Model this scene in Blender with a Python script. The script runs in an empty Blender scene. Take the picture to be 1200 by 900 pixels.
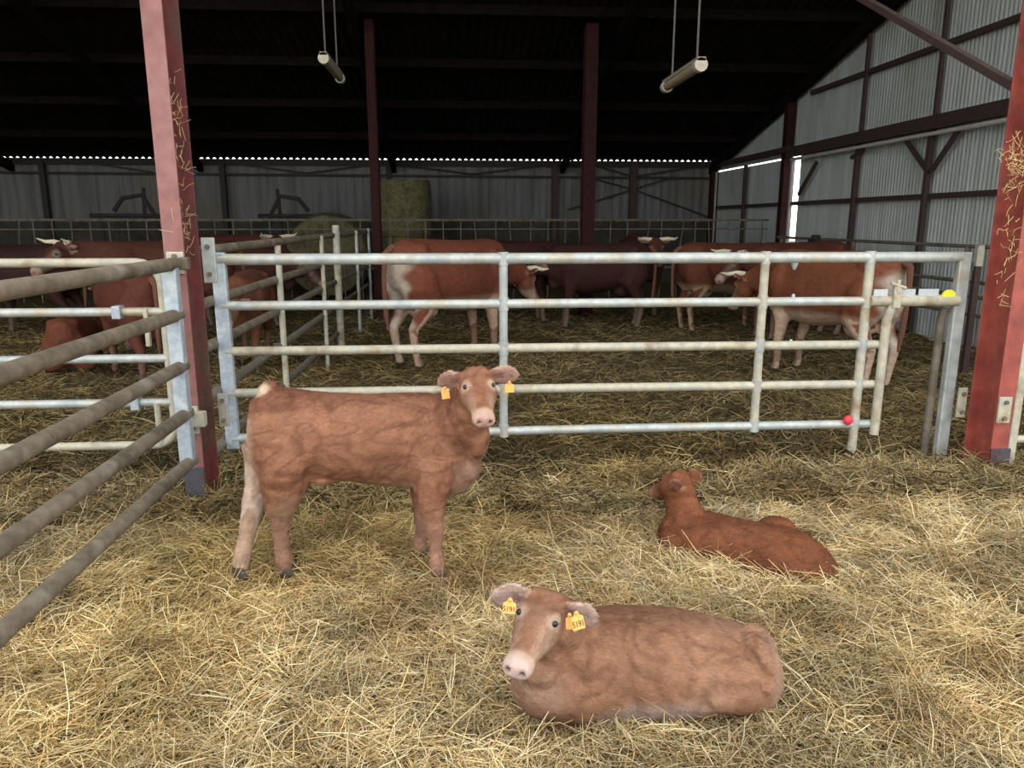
import bpy, bmesh, math, random
import numpy as np
from mathutils import Vector, Matrix, noise as mnoise
random.seed(7)
RNG = np.random.default_rng(11)
C = bpy.context.scene.collection
SC = bpy.context.scene

# ------------------------------------------------------------------ camera
F, H, PITCH, YAW = 880.0, 1.5, math.radians(12.2), math.radians(4.13)
cam = bpy.data.cameras.new('camera'); camo = bpy.data.objects.new('camera', cam); C.objects.link(camo)
cam.sensor_width = 36.0; cam.lens = F / 1200 * 36.0; cam.clip_end = 300; cam.clip_start = 0.05
camo.location = (0, 0, H); camo.rotation_euler = (math.radians(90) - PITCH, 0, -YAW)
SC.camera = camo

# ------------------------------------------------------------------ light and exposure
SC.view_settings.view_transform = 'Standard'; SC.view_settings.look = 'None'
SC.view_settings.gamma = 1.0; SC.view_settings.use_curve_mapping = False
SC.view_settings.exposure = 0.0
w = bpy.data.worlds.new('overcast_sky'); SC.world = w; w.use_nodes = True
bg = w.node_tree.nodes['Background']
bg.inputs[0].default_value = (1.0, 0.985, 0.965, 1); bg.inputs[1].default_value = 2.9
ROOF_FRONT = 3.4        # the barn is open towards the yard behind the camera
try:
    SC.cycles.max_bounces = 6; SC.cycles.diffuse_bounces = 4; SC.cycles.glossy_bounces = 2
    SC.cycles.use_denoising = True
    SC.cycles.sample_clamp_indirect = 6.0
except Exception:
    pass

# ------------------------------------------------------------------ where things stand (photo measurements -> metres)
FW = Vector((math.sin(YAW) * math.cos(PITCH), math.cos(YAW) * math.cos(PITCH), -math.sin(PITCH)))
RT = Vector((math.cos(YAW), -math.sin(YAW), 0)); UP = RT.cross(FW)
OR = Vector((0, 0, H))
def ray(u, v): return FW + RT * ((u - 600) / F) - UP * ((v - 450) / F)
def onZ(u, v, z=0.0): d = ray(u, v); return OR + d * ((z - H) / d.z)
def onY(u, v, y): d = ray(u, v); return OR + d * (y / d.y)
def onX(u, v, x): d = ray(u, v); return OR + d * (x / d.x)

# ------------------------------------------------------------------ helpers
def tag(o, label=None, cat=None, group=None, kind=None):
    if label: o['label'] = label
    if cat: o['category'] = cat
    if group: o['group'] = group
    if kind: o['kind'] = kind
    return o

def empty(name, loc=(0, 0, 0), rz=0.0):
    o = bpy.data.objects.new(name, None); C.objects.link(o)
    o.location = loc; o.rotation_euler = (0, 0, rz); o.empty_display_size = 0.1
    return o

class MB:
    """collects closed shapes, builds one mesh object"""
    def __init__(s): s.v = []; s.f = []
    def add(s, vs, fs):
        n = len(s.v); s.v += [tuple(p) for p in vs]; s.f += [tuple(i + n for i in f) for f in fs]; return s
    def box(s, c, d, rot=None, bev=0.0):
        c = Vector(c); hx, hy, hz = d[0] / 2, d[1] / 2, d[2] / 2
        vs = [Vector((x, y, z)) for x in (-hx, hx) for y in (-hy, hy) for z in (-hz, hz)]
        if rot is not None: vs = [rot @ p for p in vs]
        return s.add([p + c for p in vs], [(0, 1, 3, 2), (4, 6, 7, 5), (0, 4, 5, 1), (2, 3, 7, 6), (0, 2, 6, 4), (1, 5, 7, 3)])
    def tube(s, pts, r, n=10, cap=True):
        pts = [Vector(p) for p in pts]; m = len(pts)
        rs = r if isinstance(r, (list, tuple)) else [r] * m
        vs = []; pu = None
        for i, p in enumerate(pts):
            t = (pts[min(i + 1, m - 1)] - pts[max(i - 1, 0)]).normalized()
            if pu is None:
                a = Vector((0, 0, 1)) if abs(t.z) < .9 else Vector((1, 0, 0))
                pu = t.cross(a).normalized()
            else: pu = (pu - t * pu.dot(t)).normalized()
            q = t.cross(pu)
            for k in range(n):
                an = 2 * math.pi * k / n
                vs.append(p + (pu * math.cos(an) + q * math.sin(an)) * rs[i])
        fs = [(i * n + k, i * n + (k + 1) % n, (i + 1) * n + (k + 1) % n, (i + 1) * n + k) for i in range(m - 1) for k in range(n)]
        if cap: fs += [tuple(reversed(range(n))), tuple((m - 1) * n + k for k in range(n))]
        return s.add(vs, fs)
    def loft(s, rings, n=20):
        """rings: (centre, halfwidth sideways, halfheight, [side vector], [up vector])"""
        m = len(rings); vs = []
        cs = [Vector(r[0]) for r in rings]
        for i, r in enumerate(rings):
            t = (cs[min(i + 1, m - 1)] - cs[max(i - 1, 0)]).normalized()
            if len(r) > 3: sd, u = Vector(r[3]), Vector(r[4])
            else:
                u = Vector((0, 0, 1)); u = (u - t * u.dot(t)).normalized(); sd = t.cross(u)
            for k in range(n):
                an = 2 * math.pi * k / n
                vs.append(cs[i] + sd * (r[1] * math.cos(an)) + u * (r[2] * math.sin(an)))
        fs = [(i * n + k, i * n + (k + 1) % n, (i + 1) * n + (k + 1) % n, (i + 1) * n + k) for i in range(m - 1) for k in range(n)]
        fs += [tuple(reversed(range(n))), tuple((m - 1) * n + k for k in range(n))]
        return s.add(vs, fs)
    def ball(s, c, r, axes=None, nu=14, nv=9):
        c = Vector(c); rx, ry, rz = r if isinstance(r, (tuple, list)) else (r, r, r)
        M = axes if axes is not None else Matrix.Identity(3)
        vs = [c + M @ Vector((0, 0, rz))]
        for j in range(1, nv):
            th = math.pi * j / nv
            for k in range(nu):
                ph = 2 * math.pi * k / nu
                vs.append(c + M @ Vector((rx * math.sin(th) * math.cos(ph), ry * math.sin(th) * math.sin(ph), rz * math.cos(th))))
        vs.append(c + M @ Vector((0, 0, -rz))); e = len(vs) - 1
        fs = [(0, 1 + k, 1 + (k + 1) % nu) for k in range(nu)]
        for j in range(nv - 2):
            a = 1 + j * nu
            fs += [(a + k, a + nu + k, a + nu + (k + 1) % nu, a + (k + 1) % nu) for k in range(nu)]
        a = 1 + (nv - 2) * nu
        fs += [(a + k, e, a + (k + 1) % nu) for k in range(nu)]
        return s.add(vs, fs)
    def prism(s, poly, z0, z1, M=None):
        n = len(poly); vs = [Vector((x, y, z0)) for x, y in poly] + [Vector((x, y, z1)) for x, y in poly]
        if M is not None: vs = [M @ p for p in vs]
        return s.add(vs, [tuple(reversed(range(n))), tuple(range(n, 2 * n))] + [(k, (k + 1) % n, n + (k + 1) % n, n + k) for k in range(n)])
    def beam(s, a, b, wd, ht, sidehint=(0, 0, 1)):
        a = Vector(a); b = Vector(b); t = (b - a); L = t.length; t.normalize()
        u = Vector(sidehint); u = (u - t * u.dot(t)).normalized(); q = u.cross(t)
        R = Matrix((q, u, t)).transposed()
        return s.box((a + b) / 2, (wd, ht, L), R)
    def build(s, name, m, parent=None, smooth=False, bevel=0.0):
        me = bpy.data.meshes.new(name); me.from_pydata(s.v, [], s.f); me.update()
        bm = bmesh.new(); bm.from_mesh(me); bmesh.ops.recalc_face_normals(bm, faces=bm.faces); bm.to_mesh(me); bm.free()
        if smooth:
            me.polygons.foreach_set('use_smooth', [True] * len(me.polygons))
            try: me.set_sharp_from_angle(angle=math.radians(40))
            except Exception: pass
        o = bpy.data.objects.new(name, me); C.objects.link(o)
        if m: me.materials.append(m)
        if bevel:
            b = o.modifiers.new('b', 'BEVEL'); b.width = bevel; b.segments = 2; b.limit_method = 'ANGLE'
        if parent is not None:
            o.parent = parent
            o.matrix_parent_inverse = world_of(parent).inverted()
        return o

def world_of(o):
    M = Matrix.Translation(o.location) @ o.rotation_euler.to_matrix().to_4x4() @ Matrix.Diagonal((*o.scale, 1))
    return (world_of(o.parent) @ o.matrix_parent_inverse @ M) if o.parent else M

# ------------------------------------------------------------------ materials
def mat(name, base, rough=.7, metal=0.0, var=0.15, scale=6.0, second=None, mix=(.45, .65), bump=0.0, bscale=40.0,
        stretch=(1, 1, 1), attr=None, detail=6.0, third=None, mix3=(.55, .7), scale3=2.0, spec=.5, coord='Object'):
    m = bpy.data.materials.new(name); m.use_nodes = True
    nt = m.node_tree; N = nt.nodes; L = nt.links
    b = N['Principled BSDF']; b.inputs['Roughness'].default_value = rough; b.inputs['Metallic'].default_value = metal
    if 'Specular IOR Level' in b.inputs: b.inputs['Specular IOR Level'].default_value = spec
    tc = N.new('ShaderNodeTexCoord'); mp = N.new('ShaderNodeMapping'); mp.inputs['Scale'].default_value = stretch
    L.new(tc.outputs[coord], mp.inputs[0])
    nz = N.new('ShaderNodeTexNoise'); nz.inputs['Scale'].default_value = scale; nz.inputs['Detail'].default_value = detail
    L.new(mp.outputs[0], nz.inputs[0])
    if attr:
        at = N.new('ShaderNodeAttribute'); at.attribute_name = attr; src = at.outputs['Color']
    else:
        rg = N.new('ShaderNodeRGB'); rg.outputs[0].default_value = (*base, 1); src = rg.outputs[0]
    def mixin(src, col, lo, hi, fac_out):
        r = N.new('ShaderNodeMapRange'); r.inputs[1].default_value = lo; r.inputs[2].default_value = hi
        L.new(fac_out, r.inputs[0])
        mx = N.new('ShaderNodeMix'); mx.data_type = 'RGBA'
        L.new(r.outputs[0], mx.inputs[0]); L.new(src, mx.inputs[6]); mx.inputs[7].default_value = (*col, 1)
        return mx.outputs[2]
    if second: src = mixin(src, second, mix[0], mix[1], nz.outputs[0])
    if third:
        n3 = N.new('ShaderNodeTexNoise'); n3.inputs['Scale'].default_value = scale3; n3.inputs['Detail'].default_value = 5
        L.new(tc.outputs[coord], n3.inputs[0])
        src = mixin(src, third, mix3[0], mix3[1], n3.outputs[0])
    if var:
        n2 = N.new('ShaderNodeTexNoise'); n2.inputs['Scale'].default_value = scale * 3.1; n2.inputs['Detail'].default_value = 3
        L.new(mp.outputs[0], n2.inputs[0])
        r = N.new('ShaderNodeMapRange'); r.inputs[1].default_value = .3; r.inputs[2].default_value = .7
        r.inputs[3].default_value = 1 - var; r.inputs[4].default_value = 1 + var
        L.new(n2.outputs[0], r.inputs[0])
        vm = N.new('ShaderNodeVectorMath'); vm.operation = 'SCALE'
        L.new(src, vm.inputs[0]); L.new(r.outputs[0], vm.inputs['Scale']); src = vm.outputs[0]
    L.new(src, b.inputs['Base Color'])
    if bump:
        nb = N.new('ShaderNodeTexNoise'); nb.inputs['Scale'].default_value = bscale; nb.inputs['Detail'].default_value = 4
        L.new(mp.outputs[0], nb.inputs[0])
        bp = N.new('ShaderNodeBump'); bp.inputs['Strength'].default_value = bump; bp.inputs['Distance'].default_value = .01
        L.new(nb.outputs[0], bp.inputs['Height']); L.new(bp.outputs[0], b.inputs['Normal'])
    return m

M = {}
M['zinc'] = mat('galvanised_steel', (.43, .47, .455), .45, .2, .12, 9, second=(.33, .37, .37), third=(.40, .36, .27), mix3=(.5, .68), scale3=5)
M['zinc_blue'] = mat('blueish_galvanised_steel', (.35, .42, .49), .45, .25, .14, 14, second=(.46, .53, .57))
M['zinc_warm'] = mat('dusty_galvanised_steel', (.44, .415, .32), .58, .05, .14, 9, second=(.37, .38, .33), third=(.25, .19, .115), mix3=(.55, .72), scale3=6)
M['old_rail'] = mat('dung_stained_rail', (.155, .128, .092), .85, 0, .25, 7, second=(.10, .082, .056), third=(.20, .18, .145), scale3=5, bump=.3, bscale=60)
M['dirty_rail'] = mat('dull_stained_rail', (.15, .135, .105), .8, 0, .2, 7, second=(.10, .085, .06))
M['red'] = mat('red_painted_steel', (.30, .068, .05), .5, 0, .18, 5, second=(.21, .045, .036), third=(.17, .075, .05), mix3=(.58, .7), scale3=4, bump=.15, bscale=30)
M['dullred'] = mat('shaded_red_painted_steel', (.13, .028, .028), .65, 0, .2, 5, second=(.085, .024, .022), third=(.09, .05, .035), mix3=(.5, .65), scale3=4)  # darker red puts the shade of the column's side recess into the colour
M['pink'] = mat('faded_red_painted_steel', (.255, .118, .112), .6, 0, .16, 5, second=(.215, .08, .076), third=(.20, .11, .08), mix3=(.6, .75), scale3=5)
M['darkred'] = mat('dark_red_steel', (.034, .011, .011), .85, 0, .2, 5, second=(.022, .010, .009), spec=.15)  # red darkened so the colour carries the dim light deep in the barn
M['rust'] = mat('dark_brown_steel', (.05, .028, .026), .8, 0, .2, 5, second=(.045, .03, .026))
M['base_steel'] = mat('bare_grey_steel', (.055, .062, .075), .7, .1, .2, 8, second=(.08, .04, .045))
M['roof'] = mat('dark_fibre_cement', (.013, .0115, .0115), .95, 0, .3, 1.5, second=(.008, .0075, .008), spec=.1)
M['roofsteel'] = mat('roof_shade_steel', (.009, .007, .007), .95, 0, .3, 3, spec=.05)  # near black, the shade up under the roof is put into the colour
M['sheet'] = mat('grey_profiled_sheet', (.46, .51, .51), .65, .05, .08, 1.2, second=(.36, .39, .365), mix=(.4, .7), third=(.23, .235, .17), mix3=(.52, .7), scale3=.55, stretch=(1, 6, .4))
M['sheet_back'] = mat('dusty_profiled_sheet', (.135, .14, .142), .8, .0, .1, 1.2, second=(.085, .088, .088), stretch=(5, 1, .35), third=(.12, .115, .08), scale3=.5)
M['concrete'] = mat('dark_concrete', (.045, .043, .036), .9, 0, .25, 2, second=(.025, .028, .022))
M['straw'] = mat('straw', (1, 1, 1), .75, 0, .1, 3, attr='Col', spec=.25)
M['ground'] = mat('bedding_underlay', (.34, .26, .13), .95, 0, .3, 14, second=(.13, .095, .045), third=(.085, .075, .035), mix3=(.45, .65), scale3=1.2, bump=1.0, bscale=45, attr='Col', spec=.1)
M['hide'] = mat('calf_hide', (1, 1, 1), .78, 0, .16, 9, attr='Col', bump=.55, bscale=70, stretch=(.7, 1, 1), spec=.25)
M['horn'] = mat('pale_horn', (.62, .56, .42), .5, 0, .1, 20)
M['hoof'] = mat('dark_hoof', (.06, .045, .035), .6, 0, .2, 30)
M['eye'] = mat('dark_eye', (.012, .010, .012), .12, 0, 0, 5)
M['tagm'] = mat('orange_ear_tag', (.83, .42, .10), .5, 0, .05, 30)
M['ink'] = mat('dark_ink', (.05, .03, .02), .7, 0, 0, 5)
M['white'] = mat('white_plastic', (.46, .52, .55), .5, 0, .1, 20)
M['cream'] = mat('dusty_cream_plastic', (.24, .215, .15), .7, 0, .25, 20)
M['yellow'] = mat('yellow_sticker', (.75, .78, .05), .5, 0, .02, 5)
M['redcap'] = mat('red_plastic', (.75, .04, .06), .5, 0, .02, 5)
M['bale'] = mat('old_round_bale', (.12, .11, .05), .95, 0, .3, 6, second=(.07, .065, .035), bump=.6, bscale=50)
M['wire'] = mat('grey_cord', (.10, .10, .095), .8, 0, .1, 5)
M['black'] = mat('black_iron', (.022, .020, .020), .8, 0, .2, 5)
M['brightgal'] = mat('bright_galvanised_strip', (.62, .60, .58), .45, .2, .1, 6)
M['tuft'] = mat('tuft_hair', (.1, .04, .02), .9, 0, .2, 30)

# ------------------------------------------------------------------ ground shape
_G = RNG.random((64, 64))
def vnoise(x, y):
    xi = np.floor(x).astype(int); yi = np.floor(y).astype(int); fx = x - xi; fy = y - yi
    fx = fx * fx * (3 - 2 * fx); fy = fy * fy * (3 - 2 * fy)
    g = lambda a, b: _G[a % 64, b % 64]
    return (g(xi, yi) * (1 - fx) + g(xi + 1, yi) * fx) * (1 - fy) + (g(xi, yi + 1) * (1 - fx) + g(xi + 1, yi + 1) * fx) * fy
def gh(x, y):
    x = np.asarray(x, float); y = np.asarray(y, float)
    h = .045 * (vnoise(x * 1.7 + 9, y * 1.7 + 3) - .5) + .055 * (vnoise(x * 4.3, y * 4.3 + 7) - .5) + .040 * (vnoise(x * 10, y * 10) - .5)
    def bump(cx, cy, sx, sy, a): return a * np.exp(-((x - cx) / sx) ** 2 - ((y - cy) / sy) ** 2)
    h = h + bump(-1.25, 1.95, .28, .25, .09) + bump(-.9, 1.75, .2, .12, .04) - bump(-.78, 2.02, .12, .14, .06)
    h = h + bump(1.2, 4.0, 1.5, .22, .055) + bump(-.9, 4.0, .3, .2, .04) + bump(2.9, 3.9, .5, .3, .05)
    h = h - bump(.45, 4.2, .5, .14, .05) + bump(2.55, 3.0, .35, .3, .05) - bump(2.35, 2.62, .2, .2, .05)
    h = h - bump(0, 9, 30, 4.4, .02)
    return h
def gz(x, y): return float(gh(x, y))

# --- floor heightfield, fine near the calves, coarse far away
def grid_floor():
    xs = np.concatenate([np.linspace(-40, -5, 36)[:-1], np.linspace(-5, 6.5, 300), np.linspace(6.5, 40, 36)[1:]])
    ys = np.concatenate([np.linspace(-40, .8, 40)[:-1], np.linspace(.8, 6, 140), np.linspace(6, 19, 120)[1:], np.linspace(19, 60, 30)[1:]])
    X, Y = np.meshgrid(xs, ys); Z = gh(X, Y) - .012
    v = np.stack([X, Y, Z], -1).reshape(-1, 3); nx, ny = len(xs), len(ys)
    i = np.arange((ny - 1) * nx).reshape(ny - 1, nx)[:, :-1].ravel()
    f = np.stack([i, i + 1, i + 1 + nx, i + nx], 1)
    me = bpy.data.meshes.new('floor'); me.from_pydata(v.tolist(), [], f.tolist()); me.update()
    me.polygons.foreach_set('use_smooth', [True] * len(me.polygons))
    ca = me.color_attributes.new('Col', 'FLOAT_COLOR', 'POINT')
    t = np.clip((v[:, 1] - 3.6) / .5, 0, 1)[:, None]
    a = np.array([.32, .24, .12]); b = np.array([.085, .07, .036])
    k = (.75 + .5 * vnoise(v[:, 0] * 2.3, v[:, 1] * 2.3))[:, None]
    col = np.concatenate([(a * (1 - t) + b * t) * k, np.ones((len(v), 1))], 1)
    ca.data.foreach_set('color', col.ravel())
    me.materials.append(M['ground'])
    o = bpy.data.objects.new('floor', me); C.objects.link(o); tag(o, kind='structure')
grid_floor()

# ------------------------------------------------------------------ barn shell
WX, BY = 6.3, 18.6                        # right wall, back wall
EZ, SL = 2.92, 0.24                       # eaves height, roof slope
def roofz(y): return EZ + SL * (BY - y)

def corrugated(name, m, P, length, pitch, amp, hfun, seg=6, thick=0.004, trapez=False):
    """P(s, t, o): s along the wall, t = 0 bottom 1 top, o offset out of plane"""
    n = int(length / pitch * seg) + 1; vs = []; fs = []
    for i in range(n):
        s = i * pitch / seg; ph = 2 * math.pi * i / seg
        o = amp * math.sin(ph)
        if trapez: o = max(-amp, min(amp, 2.2 * o))
        for t in (0, 1): vs.append(P(s, t, o))
        for t in (0, 1): vs.append(P(s, t, o - thick))
    for i in range(n - 1):
        a = 4 * i; b = a + 4
        fs += [(a, b, b + 1, a + 1), (a + 2, a + 3, b + 3, b + 2), (a, a + 2, b + 2, b), (a + 1, b + 1, b + 3, a + 3)]
    fs += [(0, 1, 3, 2), (4 * n - 4, 4 * n - 2, 4 * n - 1, 4 * n - 3)]
    me = bpy.data.meshes.new(name); me.from_pydata([tuple(p) for p in vs], [], fs); me.update()
    me.polygons.foreach_set('use_smooth', [True] * len(me.polygons))
    try: me.set_sharp_from_angle(angle=math.radians(60))
    except Exception: pass
    me.materials.append(m); o = bpy.data.objects.new(name, me); C.objects.link(o)
    return o

X0 = -16.0
# roof: fibre-cement waves running up the slope
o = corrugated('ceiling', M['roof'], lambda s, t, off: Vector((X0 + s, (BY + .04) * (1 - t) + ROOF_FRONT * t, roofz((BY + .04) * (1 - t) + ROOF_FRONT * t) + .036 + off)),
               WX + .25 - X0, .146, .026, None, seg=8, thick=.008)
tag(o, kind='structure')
# back wall: dark concrete below, profiled sheet above, eaves beam on top
o = MB().box(((X0 + WX) / 2, BY + .12, .75), (WX - X0 + .3, .2, 1.55)).build('wall_back', M['concrete']); tag(o, kind='structure')
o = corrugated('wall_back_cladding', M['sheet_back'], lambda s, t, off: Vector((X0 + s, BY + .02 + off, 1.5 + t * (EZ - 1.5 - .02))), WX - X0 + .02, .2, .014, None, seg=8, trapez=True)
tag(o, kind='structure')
o = MB().box(((X0 + WX) / 2, BY - .04, EZ - .07), (WX - X0, .08, .144)).build('trim_eaves', M['black']); tag(o, kind='structure')
# left wall and the dark far-left side
o = MB().box((X0 - .1, (BY + ROOF_FRONT) / 2, 3.3), (.2, BY - ROOF_FRONT, 7)).build('wall_left', M['concrete']); tag(o, kind='structure')
# right wall: upper gable sheets, lower sheets in two runs with a gap of daylight beside the post
BEAMZ = 2.70
def gable(s, t, off):
    y = ROOF_FRONT + s
    return Vector((WX + .05 + off, y, BEAMZ * (1 - t) + (roofz(y) + .03) * t))
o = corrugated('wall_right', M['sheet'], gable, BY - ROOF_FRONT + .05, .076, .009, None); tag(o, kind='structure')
def low(y0, ztop=BEAMZ + .02):
    return lambda s, t, off: Vector((WX + .05 + off, y0 + s, -.05 * (1 - t) + ztop * t))
tag(corrugated('wall_right_lower', M['sheet'], low(ROOF_FRONT), 13.98 - ROOF_FRONT, .076, .009, None), kind='structure')
tag(corrugated('wall_right_far', M['sheet'], low(14.22, BEAMZ - .03), 18.58 - 14.22, .076, .009, None), kind='structure')

# purlins under the roof
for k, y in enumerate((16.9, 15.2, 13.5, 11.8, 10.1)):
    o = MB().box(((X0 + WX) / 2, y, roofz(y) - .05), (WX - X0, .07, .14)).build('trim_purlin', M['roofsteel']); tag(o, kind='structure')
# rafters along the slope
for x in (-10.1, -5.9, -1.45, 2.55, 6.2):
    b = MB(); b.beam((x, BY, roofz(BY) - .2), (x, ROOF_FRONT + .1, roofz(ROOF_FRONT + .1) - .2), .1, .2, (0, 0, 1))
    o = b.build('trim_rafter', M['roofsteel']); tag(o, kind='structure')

def ipe(b, x, y, z0, z1, w_=.12, h_=.24, tf=.012, tw=.009):
    """I section, flanges facing -Y and +Y, front flange face at y"""
    b.box((x, y + tf / 2, (z0 + z1) / 2), (w_, tf, z1 - z0))
    return b
def i_column(name, x, y, z1, m_front, m_side, label, group=None, w_=.12, h_=.24, z0=-.06):
    r = empty(name, (x, y, 0)); tag(r, label, 'column', group)
    MB().box((x, y + .006, (z0 + z1) / 2), (w_, .012, z1 - z0)).build('front_flange', m_front, r, bevel=.002)
    MB().box((x, y + h_ / 2, (z0 + z1) / 2), (.009, h_ - .02, z1 - z0)).build('web', m_side, r)
    MB().box((x, y + h_ - .006, (z0 + z1) / 2), (w_, .012, z1 - z0)).build('rear_flange', m_side, r, bevel=.002)
    return r

# ------------------------------------------------------------------ near red columns
LCX, LCY = -1.415, 3.93
lc = i_column('steel_column', LCX, LCY, roofz(LCY) - .3, M['pink'], M['dullred'], 'faded red steel column standing left of the long gate, with hinge plates', 'red steel columns either side of the pen gate', w_=.10)
MB().box((LCX, LCY - .004, .07), (.104, .012, .30)).build('base_plate', M['base_steel'], lc, bevel=.002)
def plate(parent, c, d, m, name='hinge_plate', bolts=True, axis='y'):
    o = MB().box(c, d).build(name, m, parent, bevel=.004)
    if bolts:
        b = MB()
        for s in (-.3, .3):
            p = Vector(c) + Vector((0, 0, s * d[2]))
            if axis == 'y': b.tube([p + Vector((0, -d[1] / 2 - .014, 0)), p + Vector((0, d[1] / 2, 0))], .013, 6)
            else: b.tube([p + Vector((-d[0] / 2 - .014, 0, 0)), p + Vector((d[0] / 2, 0, 0))], .013, 6)
        b.build('bolt', M['old_rail'], o)
    return o
p = onY(218, 308, LCY - .01); plate(lc, (LCX + .008, LCY - .012, p.z), (.085, .014, .11), M['zinc_warm'])
p = onY(229, 492, LCY - .01); plate(lc, (LCX + .018, LCY - .012, p.z), (.065, .014, .15), M['zinc_warm'])
p = onY(239, 305, LCY + .26); plate(lc, (LCX + .09, LCY + .25, p.z), (.07, .018, .24), M['zinc'], axis='y')
p = onY(251, 480, LCY + .26); plate(lc, (LCX + .10, LCY + .25, p.z), (.055, .018, .19), M['zinc'], axis='y')

RCP = onZ(1177, 552)
RCX, RCY = RCP.x - .105, 4.10
rc = i_column('steel_column', RCX, RCY, roofz(RCY) - .3, M['red'], M['red'], 'bright red steel column at the right edge beside the gate latch end', 'red steel columns either side of the pen gate')
MB().box((RCX, RCY - .004, .06), (.124, .012, .22)).build('base_plate', M['base_steel'], rc, bevel=.002)
p = onY(1175, 480, RCY); plate(rc, (p.x, RCY - .012, p.z), (.08, .014, .16), M['zinc_warm'])
p = onY(1128, 472, RCY + .24); plate(rc, (p.x, RCY + .25, p.z), (.055, .018, .19), M['zinc_warm'], 'striker_plate')
# knee brace rising from the right column towards the roof
b = MB(); A = Vector((RCX, RCY + .1, 2.35)); Bp = Vector((RCX, 8.6, 5.0))
p0 = onX(1182, 97, RCX); p1 = onX(1014, 0, RCX); d = (p1 - p0).normalized()
b.beam(p0 - d * .10, p0 + d * 5.2, .045, .055, (1, 0, 0)); o = b.build('knee_brace', M['rust'], rc)
# straw wisps caught on the right column
def wisps(parent, centre, n, spread, L=.075):
    b = MB()
    for _ in range(n * 2):
        c = Vector(centre) + Vector((random.gauss(0, spread[0]), random.gauss(0, spread[1]), random.gauss(0, spread[2])))
        d = Vector((random.gauss(0, 1), random.gauss(0, .4), random.gauss(0, 1))).normalized() * random.uniform(.4, 1) * L
        m_ = c + d * .5 + Vector((random.gauss(0, .004), 0, random.gauss(0, .006)))
        b.tube([c, m_, c + d], .0014, 3)
    return b.build('caught_straw', M['wisp'], parent)
M['wisp'] = mat('dry_straw_wisp', (.55, .44, .20), .8, 0, .15, 9)
p = onY(1190, 195, RCY - .02); wisps(rc, p, 46, (.04, .012, .07))
p = onY(1183, 290, RCY - .02); wisps(rc, p, 20, (.03, .012, .2))
p = onX(210, 150, LCX + .05); wisps(lc, (LCX + .03, LCY + .1, p.z), 26, (.01, .05, .14)); wisps(lc, (LCX + .03, LCY + .1, p.z - .45), 16, (.01, .05, .12))

# ------------------------------------------------------------------ interior columns behind the herd
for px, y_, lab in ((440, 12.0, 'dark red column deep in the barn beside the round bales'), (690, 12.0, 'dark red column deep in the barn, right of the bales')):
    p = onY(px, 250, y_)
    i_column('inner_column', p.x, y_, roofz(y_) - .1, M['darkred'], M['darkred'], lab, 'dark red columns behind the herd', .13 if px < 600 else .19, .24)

# back wall posts and bracing
for i, px in enumerate((52, 262, 456, 650, 742)):
    p = onY(px, 230, BY - .15)
    b = MB().box((p.x, BY - .1, 1.4), (.12 if px not in (742,) else .16, .12, 2.9))
    o = b.build('wall_post', M['black'] if px < 600 else M['rust'])
    tag(o, ['black steel post against the back wall at far left', 'black steel post on the back wall just right of the faded red column',
            'black steel post on the back wall behind the bales', 'brown steel post on the back wall left of the second inner column',
            'brown steel post on the back wall where the braces meet'][i], 'post', 'steel posts along the back wall')
def bar_px(a, b_, Y, th, m, name='wall_brace', parent=None):
    A = onY(*a, Y); B = onY(*b_, Y); q = MB(); q.beam(A, B, .05, th, (0, 0, 1)); return q.build(name, m, parent)
wb = empty('wall_bracing', (0, BY - .1, 2.6)); tag(wb, 'thin dark diagonal braces and long rail under the eaves of the back wall', 'bracing')
bar_px((0, 202), (838, 209), BY - .07, .05, M['black'], 'rail', wb)
for a, b_ in (((262, 190), (360, 203)), ((360, 203), (440, 192)), ((456, 192), (555, 204)), ((555, 204), (650, 192)), ((690, 192), (742, 207)),
              ((742, 207), (832, 193)), ((742, 222), (832, 255)), ((742, 222), (790, 207)), ((742, 222), (665, 246)), ((690, 208), (742, 222)), ((100, 190), (180, 202))):
    bar_px(a, b_, BY - .09, .035, M['black'], 'brace', wb)

# ------------------------------------------------------------------ right wall framing
fr = empty('wall_frame', (WX - .1, 12, 0)); tag(fr, 'rust brown steel beam, girts and posts carrying the right sheet wall', 'frame')
def xbeam(a, b_, X, wd, th, m, name):
    A = onX(*a, X); B = onX(*b_, X); q = MB(); q.beam(A, B, wd, th, (1, 0, 0)); return q.build(name, m, fr)
bx = WX - .06
q = MB(); q.box((bx - .03, (ROOF_FRONT + 14.2) / 2, BEAMZ + .06), (.12, 14.2 - ROOF_FRONT, .17)); q.build('beam', M['rust'], fr)
q = MB(); q.box((bx - .03, 16.4, BEAMZ + .12), (.12, 4.4, .10)); q.build('beam', M['rust'], fr)
q = MB(); q.tube([(bx - .07, ROOF_FRONT, BEAMZ - .085), (bx - .07, 14.0, BEAMZ - .085)], .028, 8); q.build('sliding_door_track', M['brightgal'], fr, smooth=True)
for yy in (9.9, 11.75): MB().box((bx, yy, BEAMZ / 2), (.07, .06, BEAMZ)).build('post', M['rust'], fr)
MB().box((bx, 14.34, 1.9), (.16, .16, 4.0)).build('post', M['darkred'], fr)
MB().box((bx, 14.085, 1.33), (.03, .07, 2.66)).build('door_edge_strip', M['brightgal'], fr)
MB().box((bx, 16.4, BEAMZ / 2), (.07, .06, BEAMZ)).build('post', M['rust'], fr)
MB().box((bx, 18.45, 1.5), (.16, .16, 3.0)).build('post', M['darkred'], fr)
MB().box((bx, 18.28, 1.33), (.03, .07, 2.66)).build('door_edge_strip', M['zinc_warm'], fr)
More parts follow.
